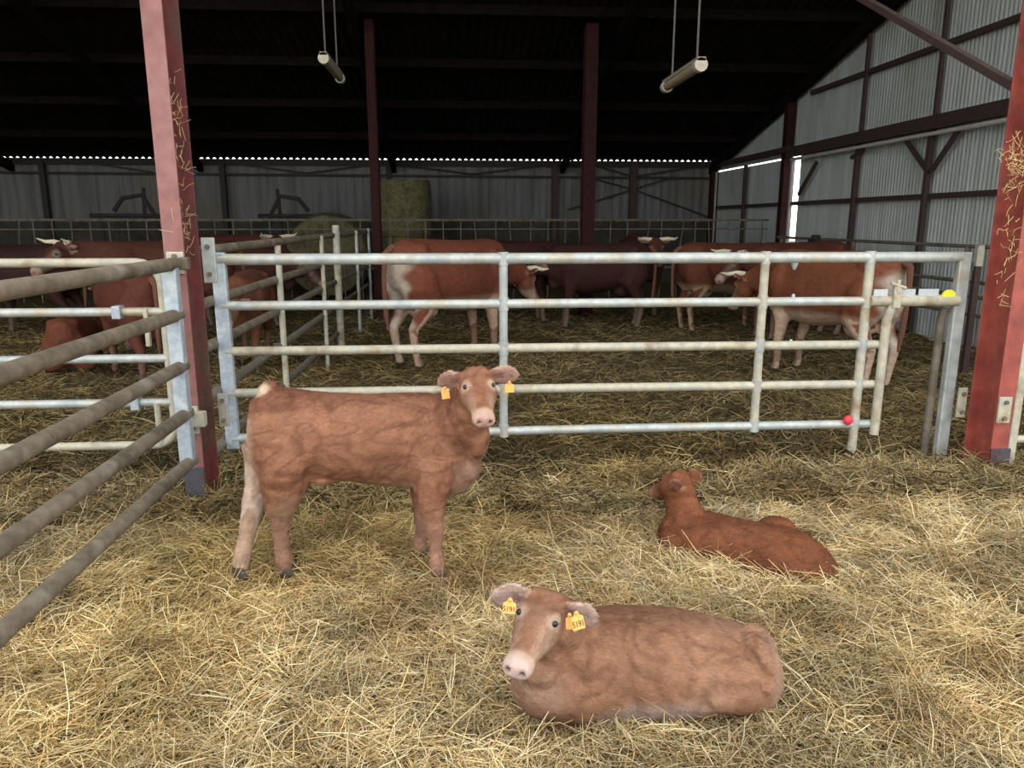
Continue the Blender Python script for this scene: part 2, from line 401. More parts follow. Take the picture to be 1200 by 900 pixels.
for zz in (1.83, 3.72): MB().box((bx + .03, (ROOF_FRONT + (14.2 if zz < 2 else 13.6)) / 2, zz), (.05, (14.2 if zz < 2 else 13.6) - ROOF_FRONT, .07)).build('girt', M['rust'], fr)
MB().box((bx + .03, 16.4, 1.83), (.05, 4.2, .07)).build('girt', M['rust'], fr)
for a, b_ in (((1062, 165), (1088, 202)), ((1125, 150), (1092, 200)), ((957, 190), (936, 228)), ((1012, 175), (998, 185))):
    xbeam(a, b_, bx - .02, .05, .05, M['rust'], 'knee')
for y_ in (9.9, 11.75): MB().box((bx + .02, y_, (BEAMZ + roofz(y_)) / 2), (.05, .05, roofz(y_) - BEAMZ)).build('upper_post', M['rust'], fr)

# pipe barrier in front of the right wall
pf = empty('pipe_fence', (5.6, 10, 0)); tag(pf, 'dark pipe fence standing along the right sheet wall', 'fence')
PX = 5.85
for (u, v) in ((1060, 285), (1100, 326), (1120, 345), (1120, 366)):
    z = onX(u, v, PX).z
    MB().tube([(PX, 5.2, z), (PX, 13.6, z)], .022, 8).build('rail', M['dirty_rail'], pf, smooth=True)
z = onX(1000, 302, PX).z; MB().tube([(PX - .1, 9.4, z), (PX - .1, 13.5, z)], .04, 8).build('rail', M['black'], pf, smooth=True)
for y_ in (5.4, 8.35, 10.9, 13.4): MB().tube([(PX, y_, -.05), (PX, y_, 1.22)], .035, 8).build('post', M['dirty_rail'], pf, smooth=True)
p = onX(955, 290, PX - .05)
gb = MB(); gb.box((0, 0, 0), (.16, .24, .28)); gb.v = [tuple(Vector(v) + p) for v in gb.v]
gb.tube([p + Vector((0, 0, .12)), p + Vector((0, 0, .2))], .07, 12)
o = gb.build('control_box', M['black'], pf, bevel=.02)
# pale post near the right column
p = onX(1148, 292, 5.0)
o = MB().box((p.x, p.y, .52), (.06, .05, 1.14)).build('fence_post', M['rust'], bevel=.004)
tag(o, 'brown post with a pale top just left of the bright red column', 'post')
MB().box((p.x, p.y, 1.18), (.065, .055, .20)).build('pale_cap', M['zinc_warm'], o, bevel=.004)

# ------------------------------------------------------------------ feed barrier across the back
for i in range(5):
    x0 = -13.0 + i * 3.9; x1 = x0 + 3.86; YB = 14.6 + .02 * i
    if x1 > 6.1: x1 = 6.1
    r = empty('feed_barrier', ((x0 + x1) / 2, YB, 0))
    tag(r, ['feed barrier panel at the far left of the back fence', 'feed barrier panel behind the cows left of the faded red column', 'feed barrier panel in front of the round bales',
            'feed barrier panel between the two dark red inner columns and right of them', 'feed barrier panel at the right end by the sheet wall'][i], 'fence', 'feed barrier panels behind the herd')
    for z in (1.53, .62, 1.36): MB().tube([(x0, YB, z), (x1, YB, z)], .024 if z != 1.36 else .014, 6).build('rail', M['dirty_rail'], r)
    n = int((x1 - x0) / .34)
    for k in range(n + 1):
        x = x0 + .04 + k * .335; dx = random.choice((0, 0, .1, -.08)) if k % 2 else 0
        MB().tube([(x, YB, .02), (x, YB, .6), (x + dx, YB, 1.53)], .013, 6).build('bar', M['dirty_rail'], r)

# round bales stored behind the barrier
def bale(x, y, z, rad, h, lab, upright=True):
    b = MB(); rs = []
    n = 9
    for j in range(n + 1):
        t = j / n; rr = rad * (1 - .08 * abs(2 * t - 1) ** 6) * (1 + .012 * math.sin(j * 2.3))
        rs.append((x, y, z + h * t, rr))
    b.tube([(q[0], q[1], q[2]) for q in rs], [q[3] for q in rs], 28)
    if not upright:
        c = Vector((x, y, z + h / 2)); R = Matrix.Rotation(math.radians(90), 3, 'X')
        b.v = [tuple(R @ (Vector(v) - c) + Vector((x, y, z + rad))) for v in b.v]
    o = b.build('round_bale', M['bale'], smooth=True); tag(o, lab, 'bale', 'old round bales by the back wall')
p = onY(473, 230, 16.6)
bale(p.x, 16.6, 0, .58, 1.18, 'olive round bale under another by the back wall')
bale(p.x + .02, 16.6, 1.19, .57, 1.16, 'olive round bale on top of another by the back wall')
p = onY(412, 230, 16.4)
bale(p.x - .42, 16.0, -.02, .85, 1.1, 'dark round bale on its side left of the two stacked bales', False)

# hay machines standing behind the barrier
def tedder(cx, y, lab, flip=1):
    r = empty('hay_rake', (cx, y, 0)); tag(r, lab, 'farm machine')
    MB().tube([(cx - .8, y, 1.62), (cx + .7, y, 1.62)], .045, 8).build('frame_bar', M['black'], r)
    MB().tube([(cx + .7 * flip, y, .02), (cx + .62 * flip, y, .8), (cx + .55 * flip, y, 1.6), (cx + .3 * flip, y, 2.05), (cx - .1 * flip, y, 1.98), (cx - .3 * flip, y, 1.72)], .05, 8).build('curved_arm', M['black'], r, smooth=True)
    MB().tube([(cx + .2 * flip, y, .02), (cx + .3 * flip, y, 1.2), (cx + .35 * flip, y, 2.2)], .04, 8).build('mast', M['black'], r)
    for s in (-.6, -.3, 0, .3, .6):
        MB().tube([(cx + s, y, 1.62), (cx + s + .1, y - .1, 1.4), (cx + s + .15, y - .2, 1.05)], .014, 5).build('tine', M['black'], r)
    for s in (-.55, .45):
        b = MB(); b.tube([(cx + s, y - .09, .3), (cx + s, y + .09, .3)], .28, 16); b.build('wheel', M['black'], r)
p = onY(150, 240, 16.8); tedder(p.x, 16.8, 'black hay machine silhouette left of the faded red column')
p = onY(345, 240, 17.3); tedder(p.x, 17.3, 'black hay machine silhouette left of the dark round bale', -1)

# ------------------------------------------------------------------ main gate
GY = 4.45
gate = empty('pen_gate', (onY(262, 500, GY).x, GY, 0)); tag(gate, 'long five rail galvanised gate closing the pen behind the standing calf', 'gate')
def gp(u, v): p = onY(u, v, GY); return p
rail_v = {0: 303, 1: 356, 2: 408, 3: 456, 4: 504}
gx0 = gp(264, 400).x; xe = gp(1125, 310).x; x_up = gp(1012, 400).x; x_in = gp(1032, 430).x
for k, v in rail_v.items():
    z = gp(590, v).z
    x1 = {0: xe, 1: xe, 2: x_in, 3: x_in - .02, 4: x_in - .03}[k]
    r = .033 if k == 0 else .0275
    sag = [0, 0, 0, 0, -.012][k]
    z1 = z + (0.0 if k < 2 else -.005)
    b = MB(); b.tube([(gx0, GY, z - (.02 if k == 4 else 0)), ((gx0 + x1) / 2, GY, z + sag * .3), (x1, GY, z1)], r, 14)
    b.build('rail', M['zinc'] if k < 2 else (M['zinc_warm'] if k < 4 else M['zinc']), gate, smooth=True)
zt = gp(590, 303).z; zb = gp(590, 508).z
MB().box((gx0, GY, (zt + .03 + zb - .05) / 2), (.078, .05, zt - zb + .10)).build('hinge_stile', M['zinc_blue'], gate, bevel=.008)
for u, v, zlo in ((590, 400, zb), (890, 400, zb), (1008, 420, -.03)):
    x = gp(u, v).x
    MB().tube([(x, GY - .004, zt), (x, GY - .004, zlo)], .026 if u != 1008 else .028, 12).build('upright', M['zinc'] if u < 600 else M['zinc_warm'], gate, smooth=True)
    for k, vv in rail_v.items():
        zz = gp(590, vv).z
        MB().tube([(x, GY - .004, zz - .038), (x, GY - .004, zz + .038)], .031, 12).build('weld_collar', M['zinc'], gate, smooth=True)
xf = xe + .02
z2 = gp(1060, 352).z
MB().box((xf, GY, (zt + .03) / 2), (.075, .05, zt + .03)).build('latch_stile', M['zinc'], gate, bevel=.008)
b = MB(); b.tube([(xf - .06, GY + .03, z2 - .05), (xf - .075, GY + .035, z2 - .12), (xf - .085, GY + .035, .0)], .026, 10)
b.build('inner_tube', M['dirty_rail'], gate, smooth=True)
b = MB(); b.tube([(x_up, GY - .02, z2), (xe, GY - .02, z2)], .036, 12); b.build('latch_tube', M['zinc_warm'], gate, smooth=True)
# curved walk-through tube
xi = gp(1038, 380).x
b = MB(); b.tube([(xi + .05, GY - .02, z2 + .03), (xi + .01, GY - .03, z2 - .03), (xi - .015, GY - .03, z2 - .12), (xi - .02, GY - .03, .18)], .028, 12)
b.build('pass_tube', M['zinc_warm'], gate, smooth=True)
b = MB(); b.tube([(xi + .05, GY + .02, z2 - .04), (xi + .03, GY + .02, z2 - .15), (xi + .028, GY + .02, .2)], .016, 8); b.build('pass_rod', M['dirty_rail'], gate, smooth=True)
# latch, labels
b = MB(); b.box((xi + .02, GY - .05, z2 + .03), (.05, .03, .14)); b.tube([(xi + .02, GY - .06, z2 + .05), (xi + .02, GY - .06, z2 + .13)], .012, 8)
b.tube([(xi - .03, GY - .06, z2 + .11), (xi + .07, GY - .06, z2 + .08)], .011, 8); b.build('latch', M['zinc_warm'], gate, bevel=.003)
for u0, u1 in ((1020, 1036), (1050, 1068), (1072, 1095)):
    a = gp(u0, 347).x; c = gp(u1, 347).x
    MB().box(((a + c) / 2, GY - .035, z2 + .05), (c - a, .006, .045)).build('label_plate', M['white'], gate)
a = gp(1107, 347)
MB().tube([(a.x, GY - .03, a.z), (a.x, GY - .044, a.z)], .044, 20).build('yellow_sticker', M['yellow'], gate)
a = gp(991, 491); MB().ball((a.x, GY - .03, a.z), (.03, .025, .032)).build('red_cap', M['redcap'], gate, smooth=True)
a = gp(1130, 312); MB().box((xf + .045, GY, a.z), (.03, .03, .05)).build('striker', M['base_steel'], gate)
for (u, v) in ((929, 355), (926, 408)):
    a = gp(u, v); MB().tube([(a.x, GY, a.z), (a.x, GY, a.z + .055)], [.02, .008], 8).build('lug', M['zinc'], gate)
a = gp(931, 312); MB().tube([(a.x, GY, a.z + .02), (a.x, GY, a.z - .02)], [.025, .008], 8).build('lug', M['zinc'], gate)
x = gp(1008, 420).x; MB().box((x, GY, .02), (.06, .06, .1)).build('foot', M['rust'], gate)

# stile of the next gate, right of the red column
ng = empty('neighbouring_gate', (3.5, 4.1, 0)); tag(ng, 'pale galvanised gate end just right of the bright red column', 'gate')
a = onY(1190, 470, RCY + .02)
MB().box((a.x + .005, a.y, (a.z + .62) / 2 + .03), (.05, .05, a.z + .62)).build('stile', M['zinc_warm'], ng, bevel=.006)
for z in (.22, .5, .76, 1.0): MB().tube([(a.x, a.y, z), (a.x + 3.0, a.y, z)], .024, 10).build('rail', M['zinc_warm'], ng, smooth=True)

# ------------------------------------------------------------------ gate along the left, coming towards the viewer
SX = onY(206, 400, 3.80).x; SR = SX + .014
sg = empty('side_gate', (SX, 3.8, 0)); tag(sg, 'dung stained five rail gate running forward on the left from the faded red column', 'gate')
zs = [onX(100, v, SR).z for v in (325, 405, 489, 569, 652)]
for k, z in enumerate(zs):
    b = MB(); b.tube([(SR, -.6, z + .01), (SR + .0, 1.6, z - .004), (SR, 3.84, z)], .032, 14); b.build('rail', M['old_rail'], sg, smooth=True)
MB().box((SX + .005, 3.80, (zs[0] + .02 + zs[4] - .03) / 2), (.07, .06, zs[0] - zs[4] + .05)).build('end_stile', M['zinc_blue'], sg, bevel=.008)
MB().box((SX, -.55, .7), (.07, .06, 1.2)).build('end_stile', M['old_rail'], sg, bevel=.008)
MB().box((SX + .045, LCY - .045, zs[0] + .0), (.05, .05, .06)).build('hinge', M['old_rail'], sg, bevel=.006)
MB().box((SX + .045, LCY - .035, zs[3] - .05), (.07, .05, .08)).build('hinge', M['zinc_warm'], sg, bevel=.006)

# ------------------------------------------------------------------ tubular gate left of the column
TY = 4.5
tg = empty('tube_gate', (-2.6, TY, 0)); tag(tg, 'round cornered galvanised tube gate behind the stained gate at left', 'gate')
tz = [onY(100, v, TY).z for v in (308, 366, 421, 473, 523)]
xr = onY(196, 400, TY).x; R_ = .13; XL = -5.3
def corner(cx, cz, a0, a1, n=6): return [(cx + R_ * math.cos(math.radians(a0 + (a1 - a0) * i / n)), TY, cz + R_ * math.sin(math.radians(a0 + (a1 - a0) * i / n))) for i in range(n + 1)]
pts = [(XL, TY, tz[0])] + corner(xr - R_, tz[0] - R_, 90, 0) + corner(xr - R_, tz[4] + R_, 0, -90) + [(XL, TY, tz[4])]
MB().tube(pts, .026, 12).build('outer_frame', M['zinc_warm'], tg, smooth=True)
for z in tz[1:4]: MB().tube([(XL, TY, z), (xr, TY, z)], .026, 12).build('rail', M['zinc'], tg, smooth=True)
for z, u in ((tz[1], 143), (tz[3], 153)):
    a = onY(u, 400, TY).x; MB().box((a, TY - .01, z), (.05, .07, .075)).build('clamp', M['zinc_blue'], tg, bevel=.006)
a = onY(176, 400, TY); MB().box((a.x, TY - .02, tz[1] - .09), (.025, .03, .22)).build('drop_bolt', M['zinc_warm'], tg, bevel=.004)
a = onY(186, 480, TY); MB().tube([(a.x, TY - .02, tz[3]), (a.x, TY - .02, tz[4] + .02)], .018, 8).build('drop_bolt', M['zinc_warm'], tg)
MB().tube([(XL, TY, -.03), (XL, TY, tz[0])], .03, 10).build('post', M['zinc_warm'], tg, smooth=True)

# ------------------------------------------------------------------ fence running back into the barn
DX = -1.42
bf = empty('dividing_fence', (DX, 8, 0)); tag(bf, 'stained rail fence on pale posts running back between the two pens', 'fence')
zf = [onX(300, 287, DX).z, onX(300, 336, DX).z, onX(300, 378, DX).z, onX(330, 405, DX).z, onX(330, 432, DX).z]
zf = [zf[0], zf[1], zf[2], max(.42, zf[3]), .2]
for z in zf: MB().tube([(DX, 4.22, z), (DX, 9.0, z + .01)], .03, 10).build('rail', M['old_rail'] if z > .8 else M['dirty_rail'], bf, smooth=True)
for z in zf[:4]: MB().tube([(DX, 9.0, z), (DX, 12.6, z)], .026, 8).build('rail', M['dirty_rail'], bf, smooth=True)
for u, zt_, r in ((320, 1.32, .024), (373, 1.36, .022), (391, 1.46, .042), (415, 1.38, .024), (430, 1.4, .024)):
    y = onX(u, 290, DX).y
    MB().tube([(DX + .035, y, -.04), (DX + .035, y, zt_)], r, 10).build('post', M['zinc_warm'] if u < 400 else M['zinc'], bf, smooth=True)

# ------------------------------------------------------------------ hanging lamps
def hang_lamp(a, b_, X, lab):
    A = onX(*a, X); B = onX(*b_, X)
    z = (A.z + B.z) / 2; A.z = B.z = z
    r = empty('hanging_lamp', (A + B) / 2); tag(r, lab, 'lamp', 'tube lamps hung under the roof')
    d = (B - A).normalized()
    MB().tube([A + d * .04, B - d * .04], .042, 12).build('tube', M['cream'], r, smooth=True)
    for p, s in ((A, 1), (B, -1)):
        MB().tube([p, p + d * s * .07], .055, 12).build('end_cap', M['zinc_warm'], r, smooth=True)
    MB().beam(A + Vector((0, 0, .045)), B + Vector((0, 0, .045)), .07, .03, (0, 0, 1)).build('housing', M['cream'], r)
    for t in (.12, .8):
        p = A.lerp(B, t); zr = roofz(p.y) - .02
        MB().tube([p + Vector((0, 0, .05)), (p.x, p.y, zr)], .009, 6).build('cord', M['wire'], r)
hang_lamp((822, 76), (780, 102), 2.0, 'dusty cream tube lamp on two cords hanging at upper right')
hang_lamp((379, 71), (399, 90), -1.3, 'dusty tube lamp on two cords hanging right of the faded red column')

# ================================================================== CATTLE
def smooth01(t): t = max(0., min(1., t)); return t * t * (3 - 2 * t)

HITS = {}
class Head:
    def __init__(s, pos, f, up=(0, 0, 1), L=.28, roll=0.0):
        s.p = Vector(pos); s.f = Vector(f).normalized(); u = Vector(up); s.u = (u - s.f * u.dot(s.f)).normalized()
        s.s = s.f.cross(s.u); s.L = L               # s.s = the animal's own right
        if roll:
            Rm = Matrix.Rotation(roll, 3, s.f); s.u = Rm @ s.u; s.s = Rm @ s.s
    def at(s, t, side, up): return s.p + (s.f * t + s.s * side + s.u * up) * s.L
HEAD_RINGS = [(-.12, .10, .10, -.02), (-.04, .18, .19, -.03), (.10, .225, .25, -.06), (.25, .245, .275, -.085), (.38, .235, .275, -.10), (.50, .195, .245, -.105),
              (.64, .155, .20, -.095), (.78, .140, .165, -.095), (.90, .150, .150, -.10), (.98, .142, .120, -.105), (1.035, .105, .078, -.11)]
def add_head(b, h, ears=(None, None), ear_len=.42, ear_w=.13, wide=1.0):
    h.eu = .085 if wide > 1 else .045
    b.loft([(h.at(t, 0, c), w_ * h.L * wide, hh * h.L, h.s, h.u) for t, w_, hh, c in HEAD_RINGS], 24)
    for sd in (-1, 1):   # brow and cheek
        b.ball(h.at(.28, sd * .15, .08), (.11 * h.L,) * 3, nu=10, nv=7)
        b.ball(h.at(.30, sd * .12, -.2), (.12 * h.L,) * 3, nu=10, nv=7)
        b.ball(h.at(.95, sd * .07, -.065), (.06 * h.L,) * 3, nu=10, nv=7)
    for sd in (-1, 1): b.ball(h.at(.04, sd * .075, .075), (.135 * h.L,) * 3, nu=10, nv=7)
    b.ball(h.at(.88, 0, -.2), (.09 * h.L,) * 3, nu=10, nv=7)
    out = []
    for i, sd in enumerate((-1, 1)):
        root = h.at(.06, sd * .17, .06); face = None
        if isinstance(ears[i], tuple): dd_, face, off_ = ears[i]; root = root + Vector(off_); ears = tuple(dd_ if k == i else e for k, e in enumerate(ears))
        d = ears[i] if ears[i] is not None else (h.s * sd * 1.0 + h.u * .05 - h.f * .25)
        d = Vector(d).normalized(); fn = Vector(face) if face else h.f; fn = (fn - d * fn.dot(d)).normalized(); wv = d.cross(fn)
        if wv.dot(h.u) < 0: wv = -wv
        L = ear_len * h.L; rg = []
        for t, wf, sag in ((0, .55, 0), (.15, .62, .0), (.4, .95, -.01), (.65, 1.0, -.03), (.85, .72, -.05), (1.0, .3, -.07)):
            c = root + d * (L * t) - h.u * 0 + wv * (sag * L)
            rg.append((c, max(.0075, .032 * h.L), ear_w * h.L * wf, fn, wv))
        b.loft(rg, 20); out.append((root, d, fn, wv, L))
    return out

def finish_body(name, b, parent, voxel, colfun, smooth_it=4, dents=(), wrinkle=.0018, mat_=None, grooves=(), hair=0, hlen=.014, flow=None, head=None, hseed=1):
    me = bpy.data.meshes.new(name); me.from_pydata(b.v, [], b.f); me.update()
    bm = bmesh.new(); bm.from_mesh(me); bmesh.ops.recalc_face_normals(bm, faces=bm.faces); bm.to_mesh(me); bm.free()
    o = bpy.data.objects.new('tmp', me); C.objects.link(o)
    r = o.modifiers.new('r', 'REMESH'); r.mode = 'VOXEL'; r.voxel_size = voxel
    sm = o.modifiers.new('s', 'SMOOTH'); sm.factor = .5; sm.iterations = smooth_it
    dg = bpy.context.evaluated_depsgraph_get(); ev = o.evaluated_get(dg)
    m2 = bpy.data.meshes.new_from_object(ev); bpy.data.objects.remove(o); bpy.data.meshes.remove(me)
    m2.name = name
    from mathutils.bvhtree import BVHTree
    bvh = BVHTree.FromPolygons([v.co for v in m2.vertices], [tuple(f.vertices) for f in m2.polygons])
    def hit(u, v):
        loc = bvh.ray_cast(OR, ray(u, v).normalized())[0]
        return loc if loc is not None else OR + ray(u, v) * 50
    HITS['f'] = hit
    gs = []
    for pl, rad, depth in grooves:
        hs = [hit(*q) for q in pl]
        gs += [(hs[i], hs[i + 1], rad, depth) for i in range(len(hs) - 1)]
    grooves = gs
    nv = len(m2.vertices); cols = np.ones((nv, 4), dtype=np.float32)
    nrm = [v.normal.copy() for v in m2.vertices]
    for i, v in enumerate(m2.vertices):
        p = v.co.copy()
        cols[i, :3] = colfun(p, nrm[i])
        dd = wrinkle * (mnoise.noise(p * 14) + .6 * mnoise.noise(p * 37))
        for c, rad, depth in dents:
            q = (p - c).length
            if q < rad: dd -= depth * (1 - (q / rad) ** 2) ** 2
        gd = 0.
        for a_, c_, rad, depth in grooves:
            ab = c_ - a_; tt = max(0., min(1., (p - a_).dot(ab) / ab.length_squared)); q = (p - a_ - ab * tt).length
            if q < rad: gd = max(gd, depth * (1 - (q / rad) ** 2) ** 2)
        v.co = p + nrm[i] * (dd - gd)
    if hair: m2, cols = add_coat(m2, cols, hair, hlen, flow, head, hseed, name)
    m2.polygons.foreach_set('use_smooth', [True] * len(m2.polygons))
    ca = m2.color_attributes.new('Col', 'FLOAT_COLOR', 'POINT'); ca.data.foreach_set('color', cols.ravel())
    m2.materials.clear(); m2.materials.append(mat_ or M['hide'])
    o = bpy.data.objects.new(name, m2); C.objects.link(o)
    o.parent = parent; o.matrix_parent_inverse = world_of(parent).inverted()
    return o

def add_coat(m2, cols, n, hlen, flow, head, seed, name):
    """short coat hairs growing out of the hide, kept in the body's own mesh"""
    rg = np.random.default_rng(seed)
    m2.update(); m2.calc_loop_triangles()
    nv = len(m2.vertices); co = np.empty(nv * 3); m2.vertices.foreach_get('co', co); co = co.reshape(-1, 3)
    nn = np.array([tuple(v.normal) for v in m2.vertices])
    tr = np.empty(len(m2.loop_triangles) * 3, dtype=np.int32); m2.loop_triangles.foreach_get('vertices', tr); tr = tr.reshape(-1, 3)
    A, B, Cc = co[tr[:, 0]], co[tr[:, 1]], co[tr[:, 2]]
    ar = np.linalg.norm(np.cross(B - A, Cc - A), axis=1); k = rg.choice(len(tr), n, p=ar / ar.sum())
    r1 = np.sqrt(rg.random(n)); r2 = rg.random(n); wa, wb, wc = 1 - r1, r1 * (1 - r2), r1 * r2
    mixv = lambda X: X[tr[k, 0]] * wa[:, None] + X[tr[k, 1]] * wb[:, None] + X[tr[k, 2]] * wc[:, None]
    P = mixv(co); N = mixv(nn); N /= np.linalg.norm(N, axis=1)[:, None]; K = mixv(cols[:, :3])
    fl = np.array(flow, float)[None] + .28 * np.stack([np.sin(P[:, 0] * 23 + P[:, 2] * 17), np.cos(P[:, 2] * 19 + P[:, 1] * 11), np.sin(P[:, 0] * 13 - P[:, 2] * 29)], 1) + rg.normal(0, .22, (n, 3))
    L = hlen * (.6 + .8 * rg.random(n))
    if head is not None:
        rel = P - np.array(head.p); t = rel @ np.array(head.f) / head.L; dist = np.linalg.norm(rel - .45 * head.L * np.array(head.f), axis=1) / head.L
        inh = dist < .75; L = np.where(inh, L * .45, L)
        fl = np.where(inh[:, None], -np.array(head.f)[None] + rg.normal(0, .2, (n, 3)), fl)
        keep = ~(inh & (t > .84) & (t < 1.3))
    else: keep = np.ones(n, bool)
    P, N, K, fl, L = P[keep], N[keep], K[keep], fl[keep], L[keep]; n = len(P)
    fl = fl - N * (fl * N).sum(1)[:, None]; fl /= (np.linalg.norm(fl, axis=1)[:, None] + 1e-9)
    W = np.cross(fl, N); wd = .0008 * (.7 + .7 * rg.random(n))
    el = .10 + .22 * rg.random(n)
    T = P + (fl * np.cos(el)[:, None] + N * np.sin(el)[:, None]) * L[:, None]
    P = P + N * .0003
    H3 = np.stack([P - W * wd[:, None], P + W * wd[:, None], T], 1)
    v0 = rg.normal(1.0, .13, (n, 1))
    hc = np.ones((n, 3, 4), dtype=np.float32); hc[:, 0, :3] = K * v0 * .88; hc[:, 1, :3] = hc[:, 0, :3]; hc[:, 2, :3] = K * v0 * 1.12
    # body faces + hairs in one mesh
    lt = len(m2.polygons); ls = np.empty(lt, dtype=np.int32); m2.polygons.foreach_get('loop_start', ls)
    vi = np.empty(len(m2.loops), dtype=np.int32); m2.loops.foreach_get('vertex_index', vi)
    hv = np.arange(n * 3, dtype=np.int32) + nv
    me = bpy.data.meshes.new(name)
    me.vertices.add(nv + n * 3); me.vertices.foreach_set('co', np.concatenate([co.ravel(), H3.ravel()]).astype(np.float32))
    me.loops.add(len(vi) + n * 3); me.loops.foreach_set('vertex_index', np.concatenate([vi, hv]))
    me.polygons.add(lt + n); me.polygons.foreach_set('loop_start', np.concatenate([ls, np.arange(n, dtype=np.int32) * 3 + len(vi)]).astype(np.int32))
    me.update(calc_edges=True)
    bpy.data.meshes.remove(m2)
    return me, np.concatenate([cols, hc.reshape(-1, 4)])

def lerp3(a, b, t): return tuple(a[i] * (1 - t) + b[i] * t for i in range(3))
def head_colour(h, ears, col, p, n, pale, pink):
    k_ = h.eu > .06
    d = (p - h.p) / h.L; t = d.dot(h.f); sd = d.dot(h.s); u = d.dot(h.u)
    if -.3 < t < 1.3 and abs(sd) < .3 and -.5 < u < .4:
        if t > .3: col = lerp3(col, pale, smooth01((t - .3) / .5) * smooth01((abs(sd) - .05) / .12) * .55)
        col = lerp3(col, pale, smooth01((t - .80) / .10) * (.75 if k_ else 1))
        if t > .88 and u > -.15: col = lerp3(col, pink, smooth01((t - .90) / .05) * .85)
        for s_ in (-1, 1):
            e = (d - Vector((0, 0, 0)));
            q = ((t - .36) ** 2 + (abs(sd) - .215) ** 2 * .6 + (u - h.eu) ** 2) ** .5
            col = lerp3(col, pale, (1 - smooth01((q - .05) / .08)) * (.5 if k_ else .25)) if q < .14 else col
        q = ((t - 1.02) ** 2 * .5 + (abs(sd) - .085) ** 2 + (u + .075) ** 2 * 1.5) ** .5
        if q < .055: col = lerp3((.06, .03, .03), col, smooth01((q - .026) / .02))
        if t > .72 and abs(u + .175) < .012: col = lerp3(col, (.2, .09, .07), .6)
    for (root, dd, fn, wv, L) in ears:
        e = p - root; a = e.dot(dd) / L
        if .1 < a < 1.15 and abs(e.dot(wv)) < .2 * h.L and abs(e.dot(fn)) < .09 * h.L:
            k = smooth01((a - .1) / .25)
            inner = n.dot(fn)
            col = lerp3(col, pink if inner > .1 else col, k * .75)
            if inner > .3 and a < .5 and abs(e.dot(wv)) < .045 * h.L: col = lerp3(col, (.12, .05, .04), .5)
            if a > .85 or abs(e.dot(wv)) > .10 * h.L: col = lerp3(col, pale, .45)
    return col

def eyes(h, parent, r=.034, side=.205, u=.085):
    for sd in (-1, 1):
        MB().ball(h.at(.36, sd * side, u), r * h.L * 1.15, nu=14, nv=10).build('eye', M['eye'], parent, smooth=True)
def dents_for(h):
    return [(h.at(1.03, s_ * .085, -.07), .05 * h.L, .05 * h.L) for s_ in (-1, 1)]

def ear_tag(parent, c, nrm_, up, wdt, hgt, digits, tilt=0.0):
    n_ = Vector(nrm_).normalized(); u = Vector(up); u = (u - n_ * u.dot(n_)).normalized(); s_ = u.cross(n_)
    if tilt: Rm = Matrix.Rotation(tilt, 3, n_); u = Rm @ u; s_ = Rm @ s_
    Rm = Matrix((s_, u, n_)).transposed()
    hw, hh = wdt / 2, hgt / 2
    poly = [(-hw, -hh), (hw, -hh), (hw, hh * .45), (hw * .45, hh * .75), (hw * .3, hh * 1.15), (-hw * .3, hh * 1.15), (-hw * .45, hh * .75), (-hw, hh * .45)]
    MM = Matrix.Translation(c) @ Rm.to_4x4()
    o = MB().prism(poly, -.0012, .0012, MM).build('ear_tag', M['tagm'], parent, bevel=.001)
    q = MB().ball(Vector(c) + u * (hh * 1.0) + n_ * .003, .006, nu=8, nv=6); q.build('stud', M['tagm'], o)
    if digits:
        cu = bpy.data.curves.new('digits', 'FONT'); cu.body = digits; cu.size = hgt * .52; cu.align_x = 'CENTER'; cu.align_y = 'CENTER'; cu.extrude = .0004
        cu.space_character = .9
        to = bpy.data.objects.new('t', cu); C.objects.link(to)
        dg = bpy.context.evaluated_depsgraph_get(); me = bpy.data.meshes.new_from_object(to.evaluated_get(dg)); bpy.data.objects.remove(to)
        xs = [v.co.x for v in me.vertices]; wx = max(xs) - min(xs) if xs else 1
        k = min(1, wdt * .88 / wx)
        T = Matrix.Translation(Vector(c) - u * hh * .35 + n_ * .0018) @ Rm.to_4x4() @ Matrix.Diagonal((k, 1, 1, 1))
        me.transform(T); me.materials.append(M['ink'])
        d_ = bpy.data.objects.new('tag_number', me); C.objects.link(d_); d_.parent = o; d_.matrix_parent_inverse = world_of(o).inverted()
    return o

def hoof(parent, c, fwd, r=.032, hgt=.045):
    fwd = Vector(fwd); fwd.z = 0; fwd.normalize(); s_ = Vector((fwd.y, -fwd.x, 0)); c = Vector(c)
    b = MB()
    for sd in (-1, 1):
        b.loft([(c + s_ * sd * r * .48 + fwd * .012 + Vector((0, 0, 0)), r * .52, r * 1.15, s_, fwd),
                (c + s_ * sd * r * .46 + fwd * .002 + Vector((0, 0, hgt * .6)), r * .5, r * .95, s_, fwd),
                (c + s_ * sd * r * .42 - fwd * .004 + Vector((0, 0, hgt)), r * .42, r * .75, s_, fwd)], 12)
    b.build('hoof', M['hoof'], parent, smooth=True)

def ringpx(u, vt, vb, Y, half):
    """ring whose outline spans vt..vb when seen from the photographer's stand, standing at depth Y"""
    vm = (vt + vb) / 2; c = onY(u, vm, Y); zc = (c - OR).dot(FW); e = (vb - vt) / 2 * zc / F
    dl = c - OR; th = math.atan2(-dl.z, math.hypot(dl.x, dl.y))
    a = math.sqrt(max((e * e - (half * math.sin(th)) ** 2), (.3 * e) ** 2)) / math.cos(th)
    return (c, half, a)

